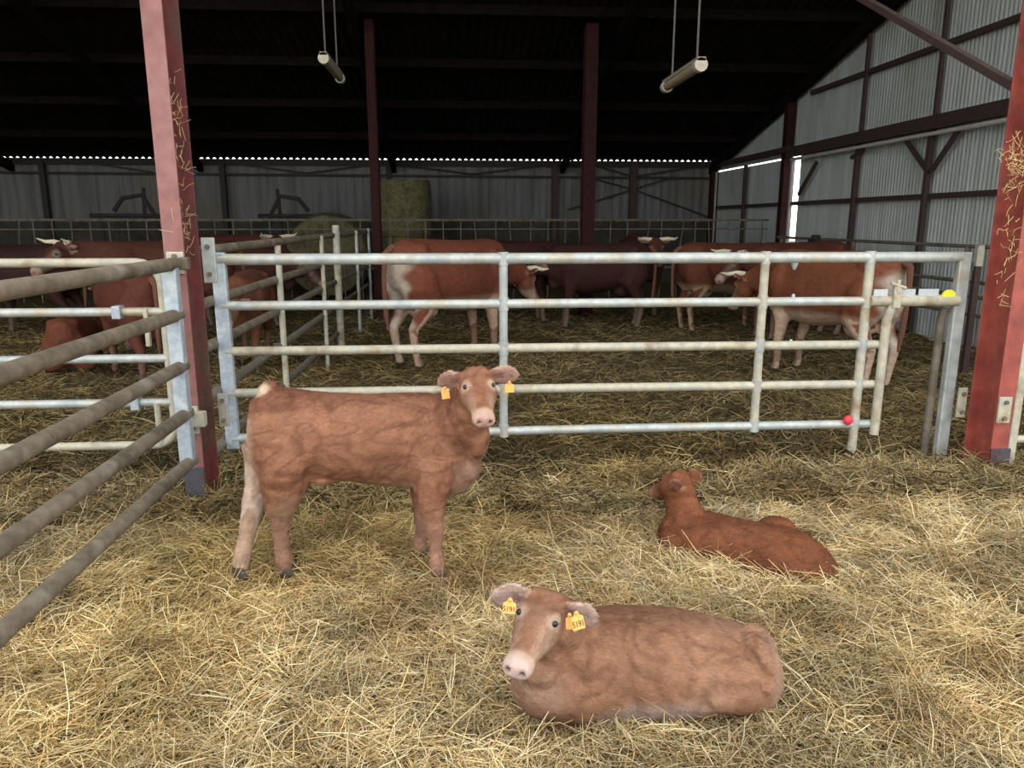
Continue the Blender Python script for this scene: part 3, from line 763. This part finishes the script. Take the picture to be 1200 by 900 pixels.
# ------------------------------------------------------------------ standing calf
def standing_calf():
    root = empty('calf', (onZ(400, 672).x, 3.05, 0)); tag(root, 'standing tan brown calf looking at the camera in front of the gate', 'calf')
    b = MB(); Yb = 3.12
    def yy(u): return 3.10 + (u - 293) / 290 * .04
    T = [(294, 488, 532, .05), (298, 470, 550, .10), (308, 459, 566, .13), (325, 453.5, 578, .148), (350, 455.5, 574, .155), (375, 459, 561, .16), (410, 461, 564, .172),
         (445, 461.5, 569, .175), (478, 460.5, 571, .165), (505, 460.5, 580, .148), (528, 467, 583, .13), (546, 484, 575, .108), (558, 503, 560, .075), (563, 520, 548, .04)]
    rs = [ringpx(u, t, bt, yy(u), hw) for u, t, bt, hw in T]
    X = Vector((1, 0, 0)); Z = Vector((0, 0, 1))
    b.loft([(c, hw, a, Vector((0, 1, 0)), Z) for c, hw, a in rs], 28)
    # spine ridge, hip bones, brisket
    for u, v, r in ((330, 464, .05), (352, 470, .05), (505, 472, .055)):
        b.ball(onY(u, v, yy(u)), (.07, .035, r * .7))
    b.ball(onY(548, 545, 3.08), (.06, .06, .075)); b.ball(onY(556, 520, 3.06), (.05, .065, .09))
    # neck, swinging towards the viewer
    n0 = onY(505, 508, 3.12); n1 = onY(528, 498, 3.09); n2 = onY(545, 486, 3.03); n3 = onY(556, 470, 2.97); n4 = onY(559, 458, 2.92)
    b.loft([(n0, .10, .155), (n1, .095, .145), (n2, .085, .125), (n3, .075, .10), (n4, .065, .08)], 20)
    b.ball(onY(561, 512, 3.0), (.045, .06, .09))
    # head
    hd = Head(onY(557.5, 441.5, 2.93), (.10, -.885, -.41), (0, -.3, 1), L=.255)
    ears = add_head(b, hd, (onY(611, 437, 2.93) - hd.at(.06, -.17, .06), onY(501, 450, 2.97) - hd.at(.06, .17, .06)), ear_len=.50, ear_w=.212, wide=1.22)
    # legs: (u, v, Y, radius in m)
    def leg(pts): b.tube([onY(u, v, y) for u, v, y, r in pts], [r for u, v, y, r in pts], 14)
    leg([(330, 515, 3.06, .12), (336, 545, 3.04, .115), (332, 570, 3.04, .098), (330, 588, 3.05, .073), (329, 604, 3.06, .050), (329, 622, 3.06, .034), (331, 642, 3.07, .032), (333, 656, 3.07, .040), (334, 666, 3.07, .037)])
    leg([(312, 520, 3.17, .10), (312, 548, 3.17, .088), (305, 572, 3.15, .066), (298, 590, 3.14, .050), (294, 606, 3.12, .043), (288, 632, 3.10, .031), (284, 652, 3.09, .038), (282, 667, 3.08, .035)])
    leg([(508, 540, 3.05, .10), (507, 565, 3.02, .085), (507, 588, 3.0, .062), (508, 608, 2.99, .045), (510, 624, 2.985, .036), (511, 642, 2.98, .025), (512, 660, 2.975, .032), (514, 672, 2.97, .034)])
    leg([(500, 545, 3.2, .09), (500, 575, 3.2, .075), (499, 594, 3.2, .054), (497, 612, 3.2, .042), (493, 628, 3.21, .027), (491, 637, 3.21, .032), (492, 645, 3.21, .034)])
    b.ball(onY(346, 562, 3.03), (.055, .05, .075))     # stifle fold
    b.ball(onY(380, 556, 3.12), (.08, .1, .03))
    for u, v, y in ((283, 672, 3.07), (335, 668, 3.06), (515, 677, 2.965), (492, 648, 3.205)):
        pass
    # tail base with a pale curl
    b.tube([onY(322, 456, 3.12), onY(312, 453, 3.11), onY(308, 456, 3.09), onY(307, 466, 3.08)], [.035, .026, .020, .014], 10)
    BASE = (.31, .147, .086); DK = (.14, .052, .028); PALE = (.50, .36, .26); PINK = (.43, .27, .235)
    knees = onY(300, 600, 3.1)
    tl = onY(309, 459, 3.09)
    def colf(p, n):
        k = .5 + .5 * mnoise.noise(p * 5.0); c = lerp3(BASE, DK, smooth01((k - .45) / .5) * .55)
        k2 = mnoise.noise(Vector((p.x * 4, p.y * 4, p.z * 9)) + Vector((3, 1, 7)))
        c = lerp3(c, (.33, .165, .10), smooth01(k2 * 1.6) * .6)
        k3 = abs(mnoise.noise(Vector((p.x * 9 + 2 * k2, p.y * 5, p.z * 13)) + Vector((1, 5, 2)))); c = lerp3(DK, c, .45 + .55 * smooth01(k3 * 6))
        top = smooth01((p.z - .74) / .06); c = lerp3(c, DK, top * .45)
        if p.x < -.10 + .4: pass
        low = smooth01((.36 - p.z) / .16)
        c = lerp3(c, (.36, .22, .16), low * .65)
        c = lerp3(c, PALE, smooth01((.47 - p.z) / .08) * smooth01((-n.z - .2) / .5) * .6)
        if p.x < rs[2][0].x + .02 and p.z < .72: c = lerp3(c, PALE, smooth01((rs[2][0].x + .01 - p.x) / .05) * .8)
        if p.x < rs[3][0].x and p.y > 3.09 and p.z < .5: c = lerp3(c, (.62, .50, .42), .8)
        q = (p - tl).length
        if q < .045: c = lerp3((.55, .43, .31), c, smooth01((q - .02) / .025))
        bb = onb = (p - b_chest).length
        if bb < .14: c = lerp3((.36, .225, .17), c, smooth01(bb / .14))
        return head_colour(hd, ears, c, p, n, PALE, PINK)
    b_chest = onY(556, 560, 3.02)
    gr = [([(386, 470), (383, 500), (380, 530), (366, 556)], .05, .016), ([(521, 474), (529, 500), (541, 522), (551, 545)], .02, .008), ([(531, 474), (541, 500), (549, 515)], .016, .006),
          ([(478, 490), (474, 520), (479, 548), (486, 566)], .045, .010), ([(452, 562), (470, 548)], .035, .008), ([(318, 480), (345, 500), (352, 530)], .05, .006), ([(300, 560), (318, 575), (345, 570)], .03, .006),
          ([(500, 540), (520, 560), (527, 580)], .03, .007)]
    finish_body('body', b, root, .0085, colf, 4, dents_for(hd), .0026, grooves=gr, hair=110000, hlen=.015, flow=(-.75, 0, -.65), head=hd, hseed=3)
    eyes(hd, root)
    for u, v, y in ((282, 674, 3.07), (335, 670, 3.065), (514, 680, 2.965), (491.5, 651, 3.21)):
        q = onY(u, v, y); q.z = max(q.z, -.01); hoof(root, q, (.9, -.3, 0))
    ear_tag(root, onY(522, 461, 2.93), (.1, -1, .1), (0, 0, 1), .032, .045, '', .1)
    ear_tag(root, onY(597, 454, 2.91), (.2, -1, .1), (.2, 0, 1), .038, .042, '', .2)
standing_calf()

# ------------------------------------------------------------------ calf lying in front
def lying_front():
    root = empty('calf', (.5, 2.08, 0)); tag(root, 'light brown calf lying nearest the camera with numbered orange ear tags', 'calf')
    b = MB()
    T = [(606, 783, 822, 2.02, .06), (613, 768, 832, 2.03, .10), (630, 750, 838, 2.04, .135), (660, 725, 842, 2.06, .16), (690, 714, 844, 2.08, .175), (720, 711.5, 844, 2.09, .185),
         (760, 711.5, 843, 2.10, .19), (800, 714, 841, 2.11, .19), (835, 721, 838, 2.12, .185), (865, 729, 836, 2.12, .17), (888, 739, 830, 2.12, .145), (902, 752, 815, 2.12, .10), (911, 768, 798, 2.12, .045)]
    rs = [ringpx(*t) for t in T]
    b.loft([(c, hw, a, Vector((0, 1, 0)), Vector((0, 0, 1))) for c, hw, a in rs], 28)
    # haunch
    b.ball(onY(862, 802, 1.99), (.10, .085, .095)); b.ball(onY(884, 776, 2.04), (.06, .09, .09)); b.ball(onY(845, 816, 1.96), (.08, .055, .045))
    b.tube([onZ(845, 828, .03), onZ(800, 834, .02), onZ(770, 837, .01)], [.045, .035, .028], 12)
    # shoulder and folded foreleg
    b.ball(onY(680, 790, 1.97), (.10, .06, .12)); b.ball(onY(655, 815, 1.95), (.09, .06, .06))
    b.tube([onZ(720, 836, .05), onZ(672, 836, .035), onZ(634, 826, .04)], [.055, .045, .042], 12)
    b.tube([onZ(634, 826, .04), onZ(655, 842, .02), onZ(700, 846, .015)], [.04, .032, .028], 12)
    # neck
    b.loft([(onY(690, 770, 2.10), .10, .13), (onY(665, 757, 2.05), .10, .135), (onY(648, 742, 2.0), .09, .115), (onY(640, 725, 1.95), .075, .09)], 20)
    b.ball(onY(628, 800, 1.98), (.075, .08, .085)); b.ball(onY(632, 780, 1.96), (.06, .07, .07))
    hd = Head(onY(641, 706, 1.97), (-.42, -.86, -.22), (.02, -.35, 1), L=.25)
    ears = add_head(b, hd, (onY(700, 727, 1.93) - hd.at(.06, -.17, .06), onY(576, 695, 1.96) - hd.at(.06, .17, .06)), ear_len=.48, ear_w=.22, wide=1.16)
    # tail lying round the rump
    b.tube([onY(874, 737, 2.14), onY(890, 743, 2.11), onY(901, 755, 2.06), onY(906, 774, 2.01), onY(904, 795, 1.97), onY(897, 814, 1.93)], [.026, .024, .02, .017, .015, .013], 10)
    BASE = (.305, .162, .096); DK = (.15, .066, .036); PALE = (.45, .34, .27); PINK = (.47, .36, .34)
    t1 = onY(906, 770, 2.02); bl = onY(765, 815, 1.93)
    hc = onY(866, 805, 1.93)
    def colf(p, n):
        k = .5 + .5 * mnoise.noise(p * 5.5 + Vector((4, 0, 0))); c = lerp3(BASE, DK, smooth01((k - .5) / .5) * .5)
        k2 = mnoise.noise(Vector((p.x * 6, p.y * 6, p.z * 3)) + Vector((3, 1, 7))); c = lerp3(c, (.37, .225, .155), smooth01(k2 * 1.8) * .55)
        k3 = abs(mnoise.noise(Vector((p.x * 11 + 2 * k2, p.y * 6, p.z * 8)) + Vector((1, 5, 2)))); c = lerp3(DK, c, .5 + .5 * smooth01(k3 * 6))
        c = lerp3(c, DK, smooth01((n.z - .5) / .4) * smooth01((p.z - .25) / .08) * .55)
        q = Vector((p.x - bl.x, 0, p.z - .06)); q = ((q.x / .22) ** 2 + (q.z / .08) ** 2) ** .5
        if n.y < .2: c = lerp3((.33, .25, .215), c, smooth01((q - .3) / .8))
        if p.x > t1.x - .028: c = lerp3(c, (.33, .215, .155), smooth01((p.x - t1.x + .028) / .02) * .7)
        c = lerp3(c, (.29, .19, .145), .5 * smooth01((hd.p.x + .10 - p.x) / .12) * smooth01((.30 - p.z) / .1))
        return head_colour(hd, ears, c, p, n, PALE, PINK)
    gr = [([(733, 758), (732, 790), (738, 815), (748, 840)], .035, .014), ([(826, 828), (818, 805), (822, 786), (840, 770), (864, 764), (884, 772), (896, 795), (897, 815)], .028, .013),
          ([(795, 760), (800, 785), (808, 815)], .05, .012), ([(655, 760), (668, 785), (690, 815)], .03, .008), ([(640, 790), (628, 812)], .03, .006), ([(889, 742), (897, 760), (899, 790)], .015, .007)]
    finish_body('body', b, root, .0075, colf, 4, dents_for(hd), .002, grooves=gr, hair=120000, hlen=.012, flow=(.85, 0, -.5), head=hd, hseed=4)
    eyes(hd, root)
    ear_tag(root, onY(677, 728, 1.86), (.2, -1, .35), (0, 0, 1), .036, .046, '5191', .12)
    ear_tag(root, onY(668, 729, 1.885), (-.3, -1, .3), (0, 0, 1), .024, .040, '', .1)
    ear_tag(root, onY(597, 711, 1.87), (-.1, -1, .35), (0, 0, 1), .036, .038, '5191', -.1)
lying_front()

# ------------------------------------------------------------------ calf lying further back, seen from behind
def lying_back():
    root = empty('calf', (1.0, 3.1, 0)); tag(root, 'small dark red calf lying with its back to the camera, head turned away', 'calf')
    b = MB()
    d0 = onZ(795, 655); d1 = onZ(955, 690)
    ax = (d1 - d0); ax.z = 0; ax.normalize(); sd = Vector((-ax.y, ax.x, 0)); Z = Vector((0, 0, 1))
    T = [(771, 618, 648, 3.30, .045), (780, 602, 660, 3.28, .09), (797, 596, 664, 3.25, .13), (818, 598, 664, 3.21, .145), (840, 602, 669, 3.17, .15), (868, 609, 679, 3.12, .155),
         (895, 613, 688, 3.06, .165), (918, 617, 693, 3.02, .165), (940, 625, 695, 2.98, .15), (958, 637, 693, 2.95, .125), (972, 651, 688, 2.93, .085), (981, 663, 682, 2.92, .04)]
    rs = [ringpx(*t) for t in T]
    b.loft([(c, hw, a, sd, Z) for c, hw, a in rs], 28)
    b.ball(onY(908, 622, 3.14), (.10, .07, .07)); b.ball(onY(885, 660, 2.97), (.05, .04, .045)); b.ball(onY(925, 668, 2.92), (.12, .07, .075))
    b.ball(onY(792, 636, 3.2), (.085, .085, .09)); b.ball(onY(785, 650, 3.18), (.07, .06, .05)); b.ball(onY(915, 640, 3.12), (.13, .10, .09))
    # neck
    b.loft([(onY(815, 622, 3.24), .09, .10), (onY(806, 610, 3.25), .085, .095), (onY(800, 596, 3.27), .072, .085), (onY(797, 580, 3.28), .062, .075), (onY(796, 568, 3.28), .06, .07)], 20)
    hd = Head(onY(799, 563, 3.27), (-.30, .80, -.42), (0, 0, 1), L=.24)
    ears = add_head(b, hd, ((Vector((-.12, -.50, .60)), (-.45, -.9, -.3), (.0, -.03, -.045)), onY(825, 556, 3.36) - hd.at(.06, .17, .06)), ear_len=.44, ear_w=.17, wide=1.22)
    BASE = (.205, .074, .033); DK = (.10, .033, .015); PALE = (.32, .165, .10); PINK = (.40, .20, .15)
    def colf(p, n):
        k = .5 + .5 * mnoise.noise(p * 6.5 + Vector((9, 2, 0))); c = lerp3(BASE, DK, smooth01((k - .45) / .5) * .6)
        k2 = mnoise.noise(p * 4 + Vector((1, 8, 3))); c = lerp3(c, (.21, .085, .048), smooth01(k2 * 1.8) * .6)
        k3 = abs(mnoise.noise(Vector((p.x * 12 + 2 * k2, p.y * 8, p.z * 12)))); c = lerp3(DK, c, .5 + .5 * smooth01(k3 * 6))
        return head_colour(hd, ears, c, p, n, PALE, PINK)
    finish_body('body', b, root, .0085, colf, 4, dents_for(hd), .0024, hair=70000, hlen=.014, flow=(.8, -.4, -.35), head=hd, hseed=5)
    eyes(hd, root)
lying_back()

# ------------------------------------------------------------------ grown cattle in the pens behind
def cow(label, x, y, head_deg, hgt=1.32, base=(.17, .05, .028), head=(1.08, 1.2), hturn=0.0, hpitch=-.45, horns=True, pale_rear=0.0, leg_pale=.35,
        length=1.0, stretch_legs=(0, 0, 0, 0), voxel=.022, name='cow', cat='cow', tail=True, belly=None, neckturn=0.0, faceup=None, lying=False, hornlen=.16):
    k = hgt / 1.34
    a = math.radians(head_deg); root = empty(name, (x, y, 0), 0); tag(root, label, cat)
    Rz = Matrix.Rotation(a, 3, 'Z'); O = Vector((x, y, -.36 * k if lying else 0))
    def W(lx, ly, lz): return O + Rz @ Vector((lx * k * length, ly * k, lz * k))
    def D(v): return (Rz @ Vector(v)).normalized()
    side, upv = D((0, 1, 0)), Vector((0, 0, 1))
    b = MB()
    TR = [(-.83, 1.12, .12, .10), (-.79, 1.07, .22, .18), (-.66, 1.03, .31, .25), (-.45, 1.00, .34, .275), (-.2, .96, .37, .31), (.1, .93, .39, .335), (.32, .94, .38, .31), (.5, .97, .36, .26),
          (.64, 1.0, .31, .21), (.74, 1.0, .22, .15)]
    b.loft([(W(q[0], 0, q[1]), q[3] * k, q[2] * k, side, upv) for q in TR], 22)
    for s in (-1, 1):
        b.ball(W(-.58, s * .16, 1.22), (.1 * k, .1 * k, .09 * k), nu=8, nv=6)
        b.ball(W(.42, s * .17, 1.0), (.17 * k, .17 * k, .24 * k), nu=10, nv=7)
        b.ball(W(-.6, s * .15, .88), (.2 * k, .17 * k, .25 * k), nu=10, nv=7)
    b.ball(W(-.42, 0, .60), (.16 * k, .14 * k, .12 * k), nu=10, nv=7)
    b.ball(W(.62, 0, .74), (.13 * k, .1 * k, .14 * k), nu=10, nv=7)
    # neck + head
    hx, hz = head; ny = neckturn
    b.loft([(W(.48, 0, 1.06), .17 * k, .27 * k), (W(.48 + (hx - .48) * .4, ny * .4, 1.06 + (hz - 1.06) * .4), .135 * k, .21 * k), (W(.48 + (hx - .48) * .8, ny * .85, 1.06 + (hz - 1.06) * .8), .105 * k, .155 * k),
            (W(hx, ny, hz), .09 * k, .12 * k)], 16)
    f = D((math.cos(hturn) * math.cos(hpitch), math.sin(hturn) * math.cos(hpitch), math.sin(hpitch)))
    hd = Head(W(hx, ny, hz + .03), f, (0, 0, 1), L=.47 * k)
    ears = add_head(b, hd, (None, None), ear_len=.36, ear_w=.13, wide=.92)
    if not lying:
        for s in (-1, 1):
            i = 0 if s < 0 else 1
            o1, o2 = stretch_legs[i], stretch_legs[2 + i]
            b.tube([W(-.58, s * .16, .95), W(-.48 + o1 * .2, s * .19, .72), W(-.62 + o1 * .6, s * .175, .52), W(-.70 + o1 * .8, s * .165, .42), W(-.66 + o1, s * .16, .13), W(-.62 + o1, s * .16, .03)], [q * k for q in (.17, .125, .075, .055, .04, .052)], 10)
            b.tube([W(.44, s * .17, .85), W(.42 + o2 * .3, s * .17, .60), W(.46 + o2 * .6, s * .165, .36), W(.46 + o2, s * .16, .12), W(.49 + o2, s * .16, .03)], [q * k for q in (.13, .085, .055, .04, .052)], 10)
    else:
        for s in (-1, 1):
            b.tube([W(.40, s * .2, .62), W(.62, s * .2, .46), W(.4, s * .22, .42)], [.09 * k, .06 * k, .05 * k], 10)
            b.ball(W(-.5, s * .26, .62), (.24 * k, .13 * k, .22 * k), nu=10, nv=7)
    pale = (.34, .27, .20); pink = (.32, .19, .155); dk = tuple(c * .55 for c in base)
    inv = Rz.transposed()
    def colf(p, n):
        q = inv @ (p - O); q = Vector((q.x / k / length, q.y / k, q.z / k))
        t = .5 + .5 * mnoise.noise(p * 2.4); c = lerp3(base, dk, smooth01((t - .4) / .5) * .6)
        if q.z < .5: c = lerp3(c, pale, smooth01((.5 - q.z) / .3) * leg_pale)
        if pale_rear and q.x < -.5: c = lerp3(c, (.50, .44, .36), smooth01((-.55 - q.x) / .14) * smooth01((.22 - abs(q.y) + .03 * math.sin(q.z * 31)) / .10) * smooth01((1.2 - q.z) / .12) * pale_rear)
        if belly and n.z < -.1 and q.z < .78: c = lerp3(c, belly, smooth01((.76 - q.z) / .1))
        if q.z < .05: c = (.05, .04, .03)
        return head_colour(hd, ears, c, p, n, pale, pink)
    finish_body('body', b, root, voxel, colf, 3, (), .004)
    for s in (-1, 1):
        MB().ball(hd.at(.36, s * .192, .045), .035 * hd.L, nu=8, nv=6).build('eye', M['eye'], root, smooth=True)
        if horns:
            h0 = hd.at(.0, s * .13, .12)
            MB().tube([h0, h0 + (hd.s * s * hornlen * .6 + hd.u * .02), h0 + (hd.s * s * hornlen * 1.05 + hd.u * .05 + hd.f * .05), h0 + (hd.s * s * hornlen * 1.15 + hd.u * .12 + hd.f * .10)],
                      [.032 * k, .028 * k, .02 * k, .006], 8).build('horn', M['horn'], root, smooth=True)
    if tail and not lying:
        b = MB(); b.tube([W(-.80, 0, 1.26), W(-.90, 0, 1.2), W(-.92, .01, .95), W(-.90, .02, .62), W(-.88, .02, .42)], [.04 * k, .032 * k, .022 * k, .028 * k, .012 * k], 8)
        m_ = tail_mats.get('t')
        if not m_: m_ = tail_mats['t'] = mat('tail_hair', (.13, .055, .03), .85, 0, .25, 20)
        b.build('tail', m_, root, smooth=True)
    return root
tail_mats = {}
RB = (.15, .045, .024); DB = (.04, .013, .010)
def mid(u0, v0, u1, v1):
    a = onZ(u0, v0); b_ = onZ(u1, v1); return (a + b_) / 2, math.degrees(math.atan2(b_.y - a.y, b_.x - a.x))
# C, big red cow behind the gate left of centre, rear to the viewer
c_, an = mid(482, 436, 566, 412)
cow('red cow with a white rump standing behind the gate, left of centre', c_.x + .05, c_.y + .05, 42, 1.33, RB, head=(1.1, .9), hpitch=-.9, pale_rear=.75, leg_pale=.38, horns=True, belly=(.4, .28, .2))
# I, cow at the right end of the gate
cow('orange brown cow with pale hind legs behind the right end of the gate', 3.52, 6.95, 112, 1.25, (.17, .056, .026), head=(1.1, .95), hpitch=-.8, pale_rear=.85, leg_pale=.6, belly=(.5, .36, .26))
# G, brown cow right of centre
p = onZ(835, 388) + Vector((.19, -.12, 0)); cow('mid brown cow standing side-on right of centre, beyond the facing cow', p.x, p.y + .2, 12, 1.23, (.12, .038, .020), head=(1.1, .9), hpitch=-.9, leg_pale=.25, horns=False, belly=(.35, .25, .15))
# F, facing cow with pale horns
p = onY(768, 292, 10.3); cow('dark cow facing the camera with pale upright-tipped horns, right of centre', p.x + .26, 12.2, -92, 1.30, (.075, .023, .015), head=(1.05, 1.20), hpitch=-.62, hornlen=.2)
# E, dark cow in the middle, facing left with lowered head
p = onZ(712, 384); cow('dark brown cow standing side-on in the middle, head lowered to the left', p.x - .2, p.y - .06, 176, 1.22, DB, head=(1.0, .95), hpitch=-.5, hturn=.9, hornlen=.2)
# D, dark cow hidden behind the red one
p = onZ(612, 384); cow('dark cow half hidden behind the white-rumped red cow, facing right', p.x - .1, p.y + .5, 8, 1.24, (.04, .013, .010), head=(1.02, 1.1), hpitch=-.5, hturn=-.9, hornlen=.2)
# H, cow looking left beside the orange brown cow
p = onY(868, 300, 8.9); cow('red brown cow facing left behind the gate, pale muzzle, beside the orange brown cow', p.x + .98, 9.5, 196, 1.26, (.085, .026, .016), head=(1.0, 1.12), hpitch=-.65, hturn=.25, hornlen=.17)
# left pen
p = onY(66, 285, 8.6); cow('horned cow looking out at the far left of the left pen', p.x + .85, 9.3, 205, 1.30, (.07, .024, .014), head=(1.02, 1.22), hpitch=-.5, hturn=.5, hornlen=.17)
p = onZ(150, 452); cow('young red brown bullock standing in the left pen behind the tube gate', p.x - .02, p.y + .35, 128, 1.06, (.10, .028, .017), head=(1.02, 1.0), hpitch=-.6, horns=False, leg_pale=.25, name='bullock', cat='cow')
p = onZ(30, 398); cow('dark cow at the left edge of the left pen', p.x - .1, p.y + .4, 170, 1.22, (.035, .013, .010), head=(1.0, .9), hpitch=-.8, leg_pale=.3)
p = onZ(105, 436); cow('reddish young calf lying in the left pen', -3.95, 8.0, 100, .80, (.13, .04, .02), head=(.98, 1.15), hpitch=-.5, horns=False, lying=True, name='young_calf', cat='calf', tail=False)
p = onY(316, 275, 12.2); cow('red cow with pale curved horns in the left pen, seen above the dividing fence', p.x - .95, 12.5, -12, 1.32, (.07, .018, .013), head=(1.05, 1.2), hpitch=-.45, hturn=-.7, hornlen=.2)
p = onY(246, 335, 7.0); cow('orange brown young cow peeping between the faded red column and the gate', -2.2, 8.0, -84, 1.0, (.13, .05, .025), head=(1.0, .98), hpitch=-.5, horns=False, name='young_cow', leg_pale=.2)
p = onY(368, 305, 10.9); cow('dark cow behind the dividing fence with a pinkish muzzle', p.x - .95, 11.1, -8, 1.16, (.055, .017, .013), head=(1.0, .95), hpitch=-.5, hturn=-.6, hornlen=.14)

# ================================================================== STRAW
def straw(name, label, cat, XR, YR, n_fun, pal, lmin, lmax, wid, zoff, tilt, seed, keep=None):
    rg = np.random.default_rng(seed)
    xs, ys = n_fun(rg); n = len(xs)
    z = gh(xs, ys) + rg.random(n) ** 1.5 * zoff
    clump = vnoise(xs * 2.2 + 31, ys * 2.2 + 5) * 2 * math.pi * 1.5
    ang = np.where(rg.random(n) < .22, clump + rg.normal(0, .5, n), rg.random(n) * 2 * math.pi)
    L = lmin + (lmax - lmin) * rg.random(n) ** 2.6
    el = np.clip(np.abs(rg.normal(0, tilt, n)), 0, 1.2)
    d = np.stack([np.cos(ang) * np.cos(el), np.sin(ang) * np.cos(el), np.sin(el)], 1)
    base = np.stack([xs, ys, z], 1)
    p0 = base - d * (L * .35)[:, None]; p0[:, 2] = np.maximum(p0[:, 2], gh(p0[:, 0], p0[:, 1]) - .004)
    p2 = p0 + d * L[:, None] + rg.normal(0, .16, (n, 3)) * L[:, None]
    p2[:, 2] = np.maximum(p2[:, 2] - L * .1, gh(p2[:, 0], p2[:, 1]) + .001)
    p1 = (p0 + p2) / 2 + rg.normal(0, .07, (n, 3)) * L[:, None]; p1[:, 2] += L * .05
    wv = wid * (.55 + .9 * rg.random(n))
    t = p2 - p0; t /= np.linalg.norm(t, axis=1)[:, None]
    a = np.cross(t, rg.normal(0, 1, (n, 3))); a /= np.linalg.norm(a, axis=1)[:, None]; b_ = np.cross(t, a)
    V = np.empty((n, 9, 3))
    for i, p in enumerate((p0, p1, p2)):
        tap = (1.0, 1.0, .55)[i]
        for k in range(3):
            an = 2 * math.pi * k / 3
            V[:, i * 3 + k] = p + (a * math.cos(an) + b_ * (math.sin(an) * .6)) * (wv * tap)[:, None]
    fb = []
    for i in range(2):
        for k in range(3): fb.append((i * 3 + k, i * 3 + (k + 1) % 3, i * 3 + 3 + (k + 1) % 3, i * 3 + 3 + k))
    fb = np.array(fb); Fc = (fb[None] + (np.arange(n) * 9)[:, None, None]).reshape(-1, 4)
    me = bpy.data.meshes.new(name); me.vertices.add(n * 9); me.vertices.foreach_set('co', V.astype(np.float32).ravel())
    nf = len(Fc); me.loops.add(nf * 4); me.loops.foreach_set('vertex_index', Fc.astype(np.int32).ravel())
    me.polygons.add(nf); me.polygons.foreach_set('loop_start', (np.arange(nf) * 4).astype(np.int32))
    try: me.polygons.foreach_set('loop_total', np.full(nf, 4, dtype=np.int32))
    except Exception: pass
    me.update(calc_edges=True)
    pal = np.array(pal); pi = rg.integers(0, len(pal), n)
    c = pal[pi] * (.7 + .6 * rg.random(n))[:, None] * np.array([[1.02, 1.0, .95]])
    damp = vnoise(xs * 1.1 + 2, ys * 1.1 + 40)[:, None]
    c = c * (1 - .30 * np.clip((damp - .5) * 2.5, 0, 1))
    d2 = vnoise(xs * 3.7 + 17, ys * 3.7 + 9)[:, None]; c = c * (1 - np.array([[.30, .36, .42]]) * np.clip((d2 - .52) * 3.2, 0, 1))
    d3 = vnoise(xs * 7.7 + 1, ys * 7.7 + 19)[:, None]; c = c * (1 + .25 * np.clip((d3 - .5) * 3, -1, 1))
    yel = vnoise(xs * .9 + 12, ys * .9)[:, None]
    c = c * (1 + np.clip(yel - .45, 0, 1) * np.array([[.15, .05, -.35]]))
    col = np.ones((n, 9, 4), dtype=np.float32); col[:, :, :3] = c[:, None, :]
    ca = me.color_attributes.new('Col', 'FLOAT_COLOR', 'POINT'); ca.data.foreach_set('color', col.ravel())
    me.materials.append(M['straw']); o = bpy.data.objects.new(name, me); C.objects.link(o)
    tag(o, label, cat, kind='stuff'); return o

def bed_edge(x, y):
    return 4.0 + .34 * np.clip((x - .3) / .8, 0, 1) + .3 * np.clip((-1.5 - x) / .3, 0, 1) + .35 * (vnoise(x * 2.7 + 4, y * 2.7) - .5) + .22 * (vnoise(x * 9 + 4, y * 9) - .5)
def near_pts(rg):
    n = 230000
    # more straw per square metre close to the photographer
    y = 1.15 + (4.5 - 1.15) * rg.random(n) ** 1.35
    x = rg.uniform(-1, 1, n) * (1.1 + y * .78) + y * .07 - .1
    m = (x > -3.2) & (x < 4.4); x = x[m]; y = y[m]
    m = y < bed_edge(x, y); return x[m], y[m]
GOLD = [(.66, .50, .25), (.56, .43, .21), (.74, .61, .36), (.48, .35, .16), (.62, .50, .29), (.36, .26, .12), (.80, .70, .47), (.50, .44, .25), (.28, .20, .09), (.66, .60, .42)]
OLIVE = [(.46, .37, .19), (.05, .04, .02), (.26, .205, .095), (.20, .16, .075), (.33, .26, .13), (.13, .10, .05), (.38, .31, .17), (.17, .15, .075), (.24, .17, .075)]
straw('straw_bedding', 'golden straw bedding covering the floor around the three calves', 'straw', None, None, near_pts, GOLD, .025, .20, .0019, .035, .36, 3)
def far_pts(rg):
    n = 90000
    y = 3.7 + 9.6 * rg.random(n) ** 1.9
    x = rg.uniform(-1, 1, n) * (1.5 + y * .72) + y * .07
    m = (x < 6.1); return x[m], y[m]
straw('soiled_straw', 'brown and olive trodden straw in the pens behind the gate', 'straw', None, None, far_pts, OLIVE, .06, .26, .0036, .05, .32, 5)
